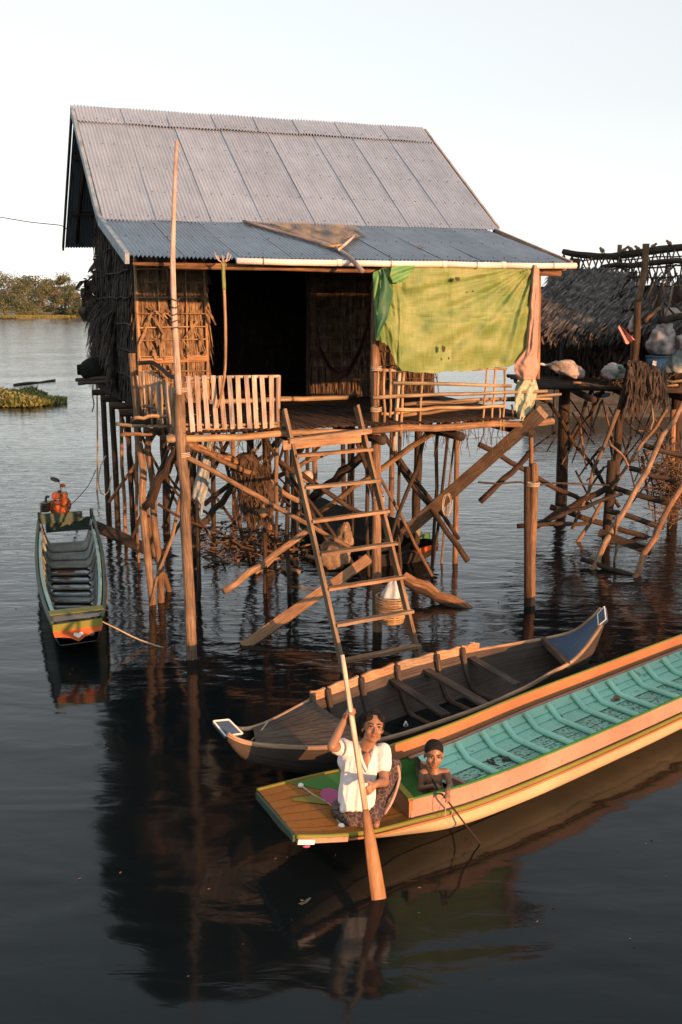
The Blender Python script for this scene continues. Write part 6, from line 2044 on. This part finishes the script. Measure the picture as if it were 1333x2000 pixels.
def fuse(mb, name, mat, parent, voxel, smooth=6, disp=None):
    """weld overlapping forms into one continuous skin"""
    o = mb.build(name, mat, parent, True)
    rm = o.modifiers.new('remesh', 'REMESH'); rm.mode = 'VOXEL'; rm.voxel_size = voxel; rm.use_smooth_shade = True
    sm = o.modifiers.new('smooth', 'SMOOTH'); sm.factor = 0.5; sm.iterations = smooth
    if disp:
        tx = bpy.data.textures.new(name + '_folds', 'CLOUDS'); tx.noise_scale = disp[0]; tx.noise_depth = 2
        dm = o.modifiers.new('folds', 'DISPLACE'); dm.texture = tx; dm.strength = disp[1]; dm.mid_level = .5; dm.texture_coords = 'LOCAL'
    return o
class Frame:
    def __init__(s, o, fwd, up):
        s.o = V(o); s.f = V(fwd).normalized()
        s.r = s.f.cross(V(up)).normalized()       # the person's right hand side
        s.u = s.r.cross(s.f).normalized()
    def p(s, right, fwd, up): return s.o + s.r * right + s.f * fwd + s.u * up
    def rot(s): return Matrix((s.r, s.f, s.u)).transposed()
def hand(mb, wrist, dirv, palm_n, k=1.0, curl=0.6, grip=None, side=1):
    """palm and five bent fingers; fingers close round the line `grip` = (point, direction, radius)"""
    d = V(dirv).normalized(); n = V(palm_n); n = (n - d * n.dot(d)).normalized(); a = d.cross(n).normalized() * side
    W = V(wrist)
    mb.cap2(W, .024 * k, W + d * .03 * k, .026 * k)
    for q in (-.026, -.009, .009, .026):
        mb.cap2(W + d * .02 * k + a * q * .7 * k, .014 * k, W + d * .075 * k + a * q * k, .0125 * k)
    lens = (.058, .070, .074, .066)
    for q, L in zip((-.030, -.0105, .0095, .029), lens):
        b0 = W + d * .076 * k + a * q * k
        ang = curl
        p = b0; dd = d.copy()
        for seg, fr in enumerate((.42, .32, .26)):
            ca, sa = math.cos(ang), math.sin(ang)
            dd = (dd * ca + n * sa).normalized() if seg == 0 else (dd * math.cos(ang * .95) + n.cross(a).cross(dd) * 0 + (n * math.cos(ang * seg) - d * math.sin(ang * seg)) * math.sin(ang * .95)).normalized()
            e = p + dd * L * fr * k
            mb.cap2(p, .0088 * k, e, .0078 * k)
            p = e
    t0 = W + d * .022 * k + a * .026 * k
    t1 = t0 + (a * .8 + d * .55 + n * .35).normalized() * .036 * k
    t2 = t1 + (d * .6 + n * .8 + a * .1).normalized() * .03 * k
    mb.cap2(t0, .012 * k, t1, .0105 * k); mb.cap2(t1, .0105 * k, t2, .0085 * k)
def head_forms(mb, F, k=1.0, child=False):
    """skull, face, nose, chin, ears about the frame's origin = centre of the head; k scales (head about .21 k tall)"""
    R3 = F.rot()
    mb.ell(F.p(0, -.012 * k, .028 * k), (.074 * k, .092 * k, .082 * k), R3, 20, 14)
    mb.ell(F.p(0, .022 * k, -.030 * k), (.058 * k, .062 * k, .078 * k), R3, 18, 12)
    mb.ell(F.p(0, .048 * k, -.080 * k), (.026 * k, .024 * k, .022 * k), R3, 12, 8)      # chin
    for s in (-1, 1):
        mb.ell(F.p(.036 * s * k, .056 * k, -.022 * k), (.024 * k, .020 * k, .022 * k), R3, 12, 8)   # cheek
        mb.ell(F.p(.045 * s * k, .01 * k, -.060 * k), (.018 * k, .03 * k, .026 * k), R3, 12, 8)     # jaw
        mb.ell(F.p(.074 * s * k, -.012 * k, -.012 * k), (.010 * k, .020 * k, .030 * k), R3, 10, 8)  # ear
        mb.cap2(F.p(.012 * s * k, .079 * k, .030 * k), .008 * k, F.p(.042 * s * k, .070 * k, .031 * k), .007 * k)  # brow
    mb.cap2(F.p(0, .078 * k, .014 * k), .008 * k, F.p(0, .097 * k, -.022 * k), .012 * k)
    for s in (-1, 1): mb.ell(F.p(.012 * s * k, .086 * k, -.027 * k), .010 * k, None, 8, 6)
    mb.ell(F.p(0, .074 * k, -.050 * k), (.024 * k, .014 * k, .012 * k), R3, 12, 8)       # mouth
def face_parts(parent, F, k=1.0, smile=0.0):
    R3 = F.rot()
    for s in (-1, 1):
        e = MB().ell(F.p(.030 * s * k, .0715 * k, .010 * k), (.0125 * k, .0062 * k, .0048 * k), R3, 12, 8).build('eye', 'eye_white', parent, True)
        MB().ell(F.p(.030 * s * k, .0762 * k, .0105 * k), (.0066 * k, .0035 * k, .0055 * k), R3, 10, 6).build('iris', 'black_hair', e, True)
        MB().tube([F.p(.015 * s * k, .0805 * k, .017 * k), F.p(.030 * s * k, .081 * k, .0205 * k), F.p(.046 * s * k, .073 * k, .014 * k)], .0026 * k, 5).build('eyelid', 'black_hair', parent, True)
        MB().tube([F.p(.012 * s * k, .0875 * k, .033 * k), F.p(.030 * s * k, .084 * k, .0385 * k), F.p(.048 * s * k, .071 * k, .033 * k)], [.003 * k, .0042 * k, .002 * k], 5).build('eyebrow', 'black_hair', parent, True)
    MB().tube([F.p(-.025 * k, .077 * k, -.050 * k), F.p(-.009 * k, .0875 * k, -.0475 * k), F.p(0, .0885 * k, -.049 * k), F.p(.009 * k, .0875 * k, -.0475 * k), F.p(.025 * k, .077 * k, -.050 * k)], [.002 * k, .0045 * k, .0045 * k, .0045 * k, .002 * k], 6).build('upper_lip', 'lips', parent, True)
    MB().tube([F.p(-.022 * k, .077 * k, -.0535 * k), F.p(0, .0865 * k, -.0585 * k), F.p(.022 * k, .077 * k, -.0535 * k)], [.002 * k, .0058 * k, .002 * k], 6).build('lower_lip', 'lips', parent, True)

# oar
oT, oB = PY(669, 1279, 6.50), PZ(743, 1772, -.05)
od = (oB - oT).normalized()
def oar_at(v):
    """point of the oar at photo row v"""
    lo, hi = 0.0, 1.0
    for _ in range(40):
        mid = (lo + hi) / 2
        p = oT.lerp(oB, mid); d = p - CAMP
        y = 1000 - FPX * (d.y * SP + d.z * CP) / (d.y * CP - d.z * SP)
        if y < v: lo = mid
        else: hi = mid
    return oT.lerp(oB, lo)
oar = thing('oar', oB, 'long wooden oar held upright by the woman, orange blade in the water', 'oar')
pb = oar_at(1580)
MB().tube([oT, oT.lerp(pb, .1), oT.lerp(pb, .5), pb], [.014, .016, .019, .021], 10).build('shaft', 'pale_bamboo', oar, True)
oside = od.cross(V((.25, -1, .2))).normalized()
bn = oside.cross(od).normalized()
mb = MB()
secs = [(0.0, .022, .021), (.10, .030, .020), (.3, .040, .018), (.55, .047, .014), (.8, .052, .011), (.97, .053, .009), (1.0, .050, .006)]
nn_ = 12
for (q, hw, ht) in secs:
    c = pb.lerp(oB, q)
    for j in range(nn_):
        a = j / nn_ * 6.2832
        x, y = math.cos(a), math.sin(a)
        mb.v.append(c + oside * (hw * math.copysign(abs(x) ** .8, x)) + bn * (ht * y))
Lb = (oB - pb).length
for i in range(len(secs) - 1):
    for j in range(nn_):
        j2 = (j + 1) % nn_
        mb.face((i * nn_ + j, i * nn_ + j2, (i + 1) * nn_ + j2, (i + 1) * nn_ + j), [(j * .012, secs[i][0] * Lb), (j * .012 + .012, secs[i][0] * Lb), (j * .012 + .012, secs[i + 1][0] * Lb), (j * .012, secs[i + 1][0] * Lb)])
mb.face(list(range(nn_))[::-1], [(0, 0)] * nn_); mb.face([(len(secs) - 1) * nn_ + j for j in range(nn_)], [(0, 0)] * nn_)
mb.build('blade', 'oar_wood', oar, True)

# ---------------------------------------------------- the woman
WY = 6.62
hip = PZ(702, 1578, .36)
head_c = PY(729, 1421, hip.y - .04)
neck = PY(716, 1457, hip.y - .01)
woman = thing('person', PZ(700, 1590, .29), 'woman in white shirt and dark patterned sarong sitting on the bow, holding an oar', 'person')
faceF = Frame(head_c, V((.16, -1, .28)), V((.10, .30, 1)))
ch = PY(705, 1490, hip.y + .02)                       # chest
shR, shL = PY(671, 1459, hip.y + .01), PY(747, 1466, hip.y + .02)
hU, hL = oar_at(1386), oar_at(1548)
elbR = PY(649, 1458, hip.y - .26)
wrU = hU + V((-.035, .03, -.075))
elbL = PY(751, 1527, hip.y - .13)
wrL = hL + V((.085, .05, .035))
bd = MB()
head_forms(bd, faceF, .95)
bd.cap2(faceF.p(0, -.02, -.05), .048, neck + V((0, .01, -.01)), .050)
bd.cap2(neck + V((0, .01, -.02)), .052, ch, .10)
bd.cap2(shR, .045, shL, .045)
bd.cap2(ch, .11, hip, .12)
bd.cap2(shR, .043, elbR, .034); bd.cap2(elbR, .034, wrU, .022)
bd.cap2(shL, .043, elbL, .035); bd.cap2(elbL, .035, wrL, .023)
hand(bd, wrU, (hU - wrU) * 1.0 + V((.0, -.02, .05)), (hU - wrU).cross(V((0, 0, 1))).cross(V((0, 0, -1))) + V((.8, -.2, 0)), .88, .85, None, 1)
hand(bd, wrL, (hL - wrL) + V((-.02, -.035, -.02)), V((-.3, .8, -.1)), .88, .75, None, -1)
knee = PY(766, 1497, hip.y + .02)
foot = PZ(737, 1607, .31)
bd.cap2(hip + V((.06, 0, 0)), .085, knee, .06); bd.cap2(knee, .058, foot + V((.01, .08, .06)), .04)
bd.cap2(foot + V((.0, .08, .03)), .034, foot + V((-.01, -.06, .02)), .026)
k2 = PZ(700, 1600, .34)
bd.cap2(hip + V((-.06, 0, 0)), .085, k2 + V((-.03, .05, .02)), .06)
fuse(bd, 'body', 'skin', woman, .0052, 4)
face_parts(woman, faceF, .95)
# hair: drawn back, parted, knotted behind
hr = MB()
R3 = faceF.rot()
k_ = .95
hr.ell(faceF.p(0, -.030 * k_, .042 * k_), (.083 * k_, .090 * k_, .082 * k_), R3, 20, 14)
hr.ell(faceF.p(0, -.055 * k_, .0), (.082 * k_, .066 * k_, .085 * k_), R3, 18, 12)
for s in (-1, 1):
    hr.ell(faceF.p(.040 * s * k_, .010 * k_, .072 * k_), (.046 * k_, .056 * k_, .034 * k_), R3, 14, 10)
    hr.ell(faceF.p(.073 * s * k_, -.020 * k_, .020 * k_), (.014 * k_, .035 * k_, .055 * k_), R3, 12, 8)
hr.ell(faceF.p(.055, -.095 * k_, -.015 * k_), (.060, .055, .075), R3, 14, 10)
hr.ell(faceF.p(.03, -.10 * k_, .03 * k_), (.075, .06, .06), R3, 14, 10)
for q in range(46):
    a = random.uniform(-1.2, 1.2)
    p0 = faceF.p(.078 * math.sin(a) * k_, -.01, (.03 + .09 * math.cos(a)) * k_)
    hr.tube([p0, p0 + V((random.uniform(-.03, .03), .02, random.uniform(.0, .02)))], [.003, .001], 4)
fuse(hr, 'hair', 'black_hair', woman, .005, 2, (.02, .012))
# shirt
sh = MB()
sh.cap2(shR + V((.012, .0, -.01)), .058, shL + V((-.012, 0, -.01)), .058)
sh.cap2(ch + V((-.05, 0, .02)), .115, ch + V((.055, 0, .02)), .110)
sh.cap2(ch + V((-.015, -.01, 0)), .122, hip + V((-.015, -.005, .06)), .132)
sh.cap2(ch + V((-.06, -.0, -.06)), .08, hip + V((-.065, 0, .05)), .092)
sh.cap2(shR, .060, shR.lerp(elbR, .48), .062)
sh.cap2(shL, .060, shL.lerp(elbL, .50), .060)
for q in range(7):
    a = ch + V((-.10 + .033 * q, -.115 + .02 * abs(q - 3) * .3, .05)); b = hip + V((-.12 + .035 * q, -.13, .06 + .015 * (q % 2)))
    sh.cap2(a, .014, b, .020 + .008 * (q % 2))
sh_o = fuse(sh, 'shirt', 'white_shirt', woman, .0062, 5, (.085, .016))
# open collar: a skin-coloured V at the throat, and the folded collar edges
cf_ = neck + V((0, -.055, -.02))
MB().ell(neck + V((.004, -.083, -.070)), (.033, .016, .058), Matrix.Rotation(R(-14), 3, 'X'), 14, 10).build('throat', 'skin', woman, True)
for s in (-1, 1):
    MB().tube([neck + V((.055 * s, -.01, .012)), neck + V((.048 * s, -.068, -.03)), neck + V((.016 * s, -.105, -.10)), neck + V((.006, -.118, -.15))], [.012, .013, .011, .006], 7, flat=.6).build('collar', 'white_shirt', sh_o, True)
# sarong over the folded legs and the raised knee
sg = MB()
lap = hip + V((0, -.05, -.01))
sg.ell(hip + V((-.02, .0, -.01)), (.19, .17, .10))
sg.cap2(hip + V((-.10, -.02, -.02)), .09, k2 + V((-.05, .02, -.01)), .075)
sg.cap2(hip + V((.05, 0, -.01)), .11, knee + V((0, .0, -.01)), .068)
sg.cap2(knee + V((.005, .0, -.005)), .068, foot + V((.015, .06, .08)), .062)
sg.cap2(knee + V((-.05, -.03, -.12)), .05, foot + V((-.03, -.01, .06)), .055)
sg.cap2(hip + V((.02, -.10, -.03)), .08, foot + V((-.05, .0, .06)), .06)
sg.cap2(k2 + V((-.04, .04, 0)), .075, foot + V((-.06, .0, .05)), .058)
for q in range(6):
    a = knee + V((-.01 - .02 * q, -.06 - .008 * q, -.03 * q)); b = foot + V((.02 - .025 * q, -.035, .06))
    sg.cap2(a, .014, b, .018)
fuse(sg, 'sarong', 'batik', woman, .0065, 4, (.08, .018))
hemp = [knee + V((.035, -.055, .035)), knee + V((.05, -.06, -.06)), knee.lerp(foot, .5) + V((.055, -.07, 0)), foot + V((.05, -.04, .09))]
logpts('hem', hemp, .012, .010, 'pink_cloth', woman, 6)

# ---------------------------------------------------- the child
cY = PZ(853, 1553, .14)
kid = thing('person', PZ(853, 1560, .08), 'small bare chested child sitting in the green well of the painted boat, holding a stick', 'person')
khip = PZ(850, 1556, .16)
khead = PY(848, 1474, khip.y - .06)
kF = Frame(khead, V((.05, -1, -.02)), V((.06, -.05, 1)))
kn = PY(848, 1499, khip.y - .045)
kch = PY(849, 1520, khip.y - .03)
ksR, ksL = PY(827, 1509, khip.y - .02), PY(872, 1508, khip.y - .02)
keR, keL = PY(822, 1541, khip.y - .06), PY(880, 1534, khip.y - .10)
khL = edge_pt(q_from_u(872) if False else (3.62 / NS), 1, .03, CH + .03)
khL = PZ(874, 1557, ZC + .03)
khR = PY(853, 1537, khip.y - .17)
kb = MB()
head_forms(kb, kF, .92)
kb.cap2(kF.p(0, -.01, -.04), .034, kn, .034)
kb.cap2(kn, .034, kch, .064); kb.cap2(ksR, .030, ksL, .030)
kb.cap2(kch + V((-.012, 0, 0)), .066, khip + V((0, 0, .02)), .074); kb.ell(kch.lerp(khip, .55) + V((0, -.022, 0)), (.068, .06, .06))
kb.cap2(ksR, .030, keR, .024); kb.cap2(keR, .024, khR + V((-.02, .02, 0)), .018)
kb.cap2(ksL, .030, keL, .024); kb.cap2(keL, .024, khL + V((.004, .035, .02)), .018)
hand(kb, khR + V((-.022, .022, .0)), V((1, -.8, .0)), V((.3, .4, -.9)), .56, .8, None, 1)
hand(kb, khL + V((.006, .030, .018)), V((-.05, -1, -.45)), V((0, -.3, -1)), .56, .6, None, -1)
kk1, kk2 = khip + V((-.10, -.16, .015)), khip + V((.15, -.06, .06))
kb.cap2(khip + V((-.03, 0, 0)), .055, kk1, .042); kb.cap2(kk1, .040, khip + V((.02, -.21, -.02)), .026)
kb.cap2(khip + V((.03, 0, 0)), .055, kk2, .042); kb.cap2(kk2, .040, khip + V((.20, -.15, -.03)), .026)
kb.cap2(khip + V((.02, -.21, -.02)), .022, khip + V((.05, -.25, -.02)), .018)
fuse(kb, 'body', 'child_skin', kid, .0046, 4)
face_parts(kid, kF, .92)
kh = MB()
R3 = kF.rot(); k_ = .92
kh.ell(kF.p(0, -.021 * k_, .042 * k_), (.080 * k_, .093 * k_, .078 * k_), R3, 20, 14)
kh.ell(kF.p(0, -.05 * k_, .01), (.075 * k_, .062 * k_, .068 * k_), R3, 16, 12)
fuse(kh, 'hair', 'black_hair', kid, .005, 2)
mat_mottle('dark_shorts', (0.03, 0.025, 0.028), (0.07, 0.055, 0.05), scale=20, rough=0.9)
ks = MB()
ks.cap2(khip + V((-.03, .0, -.01)), .080, khip + V((.03, .0, -.01)), .080)
ks.cap2(khip + V((-.03, 0, 0)), .066, khip.lerp(kk1, .62), .056); ks.cap2(khip + V((.03, 0, 0)), .066, khip.lerp(kk2, .55), .056)
fuse(ks, 'shorts', 'dark_shorts', kid, .006, 3)
# the child's stick
s0 = PY(832, 1494, khip.y - .16); s2 = PZ(941, 1652, -.02)
s1 = khL + V((-.005, -.012, -.012))
stick = thing('fishing_stick', s2, 'thin dark stick the child dips in the water beside the boat', 'stick')
logpts('rod', [s0, khR + V((0, -.008, 0)), s1, s1.lerp(s2, .5), s2], .008, .006, 'dark_wood', stick, 7, .02)
MB().ell(khR + V((.012, -.035, -.01)), (.018, .014, .02)).ell(khR + V((.02, -.04, -.035)), (.013, .012, .018)).build('bait_knot', 'jute', stick, True)
logpts('line', [s1 + V((0, -.01, 0)), s1 + V((-.01, -.02, -.10)), s1 + V((.02, -.02, -.17)), s1.lerp(s2, .18)], .003, .003, 'rope', stick, 5)

# a fallen leaf adrift in the foreground
p = PZ(586, 1766, .004)
o = MB().strip(p, p + V((.07, .06, .01)), .035, (1, -1, .2), 0, .008).build('floating_leaf', 'thatch', None, False, p)
tag(o, 'single dry orange leaf floating on the dark water left of the oar blade', 'leaf')

# scattered flecks of weed and leaf on the water between the boats and the stilts
fw_ = MB()
rnd = random.Random(55)
for k in range(70):
    u, v = rnd.uniform(20, 1320), rnd.choice([rnd.uniform(1040, 1330), rnd.uniform(1050, 1300), rnd.uniform(1640, 1950)])
    q = PZ(u, v, .004)
    a = rnd.uniform(0, 6.28); s_ = rnd.uniform(.006, .016)
    d = V((math.cos(a), math.sin(a), .05)) * s_
    fw_.strip(q, q + d * 1.6, s_ * .6, (-d.y, d.x, .1), 0, .003)
tag(fw_.build('floating_flecks', 'twigs'), 'small flecks of leaf and weed drifting on the dark water', 'flecks', kind='stuff')
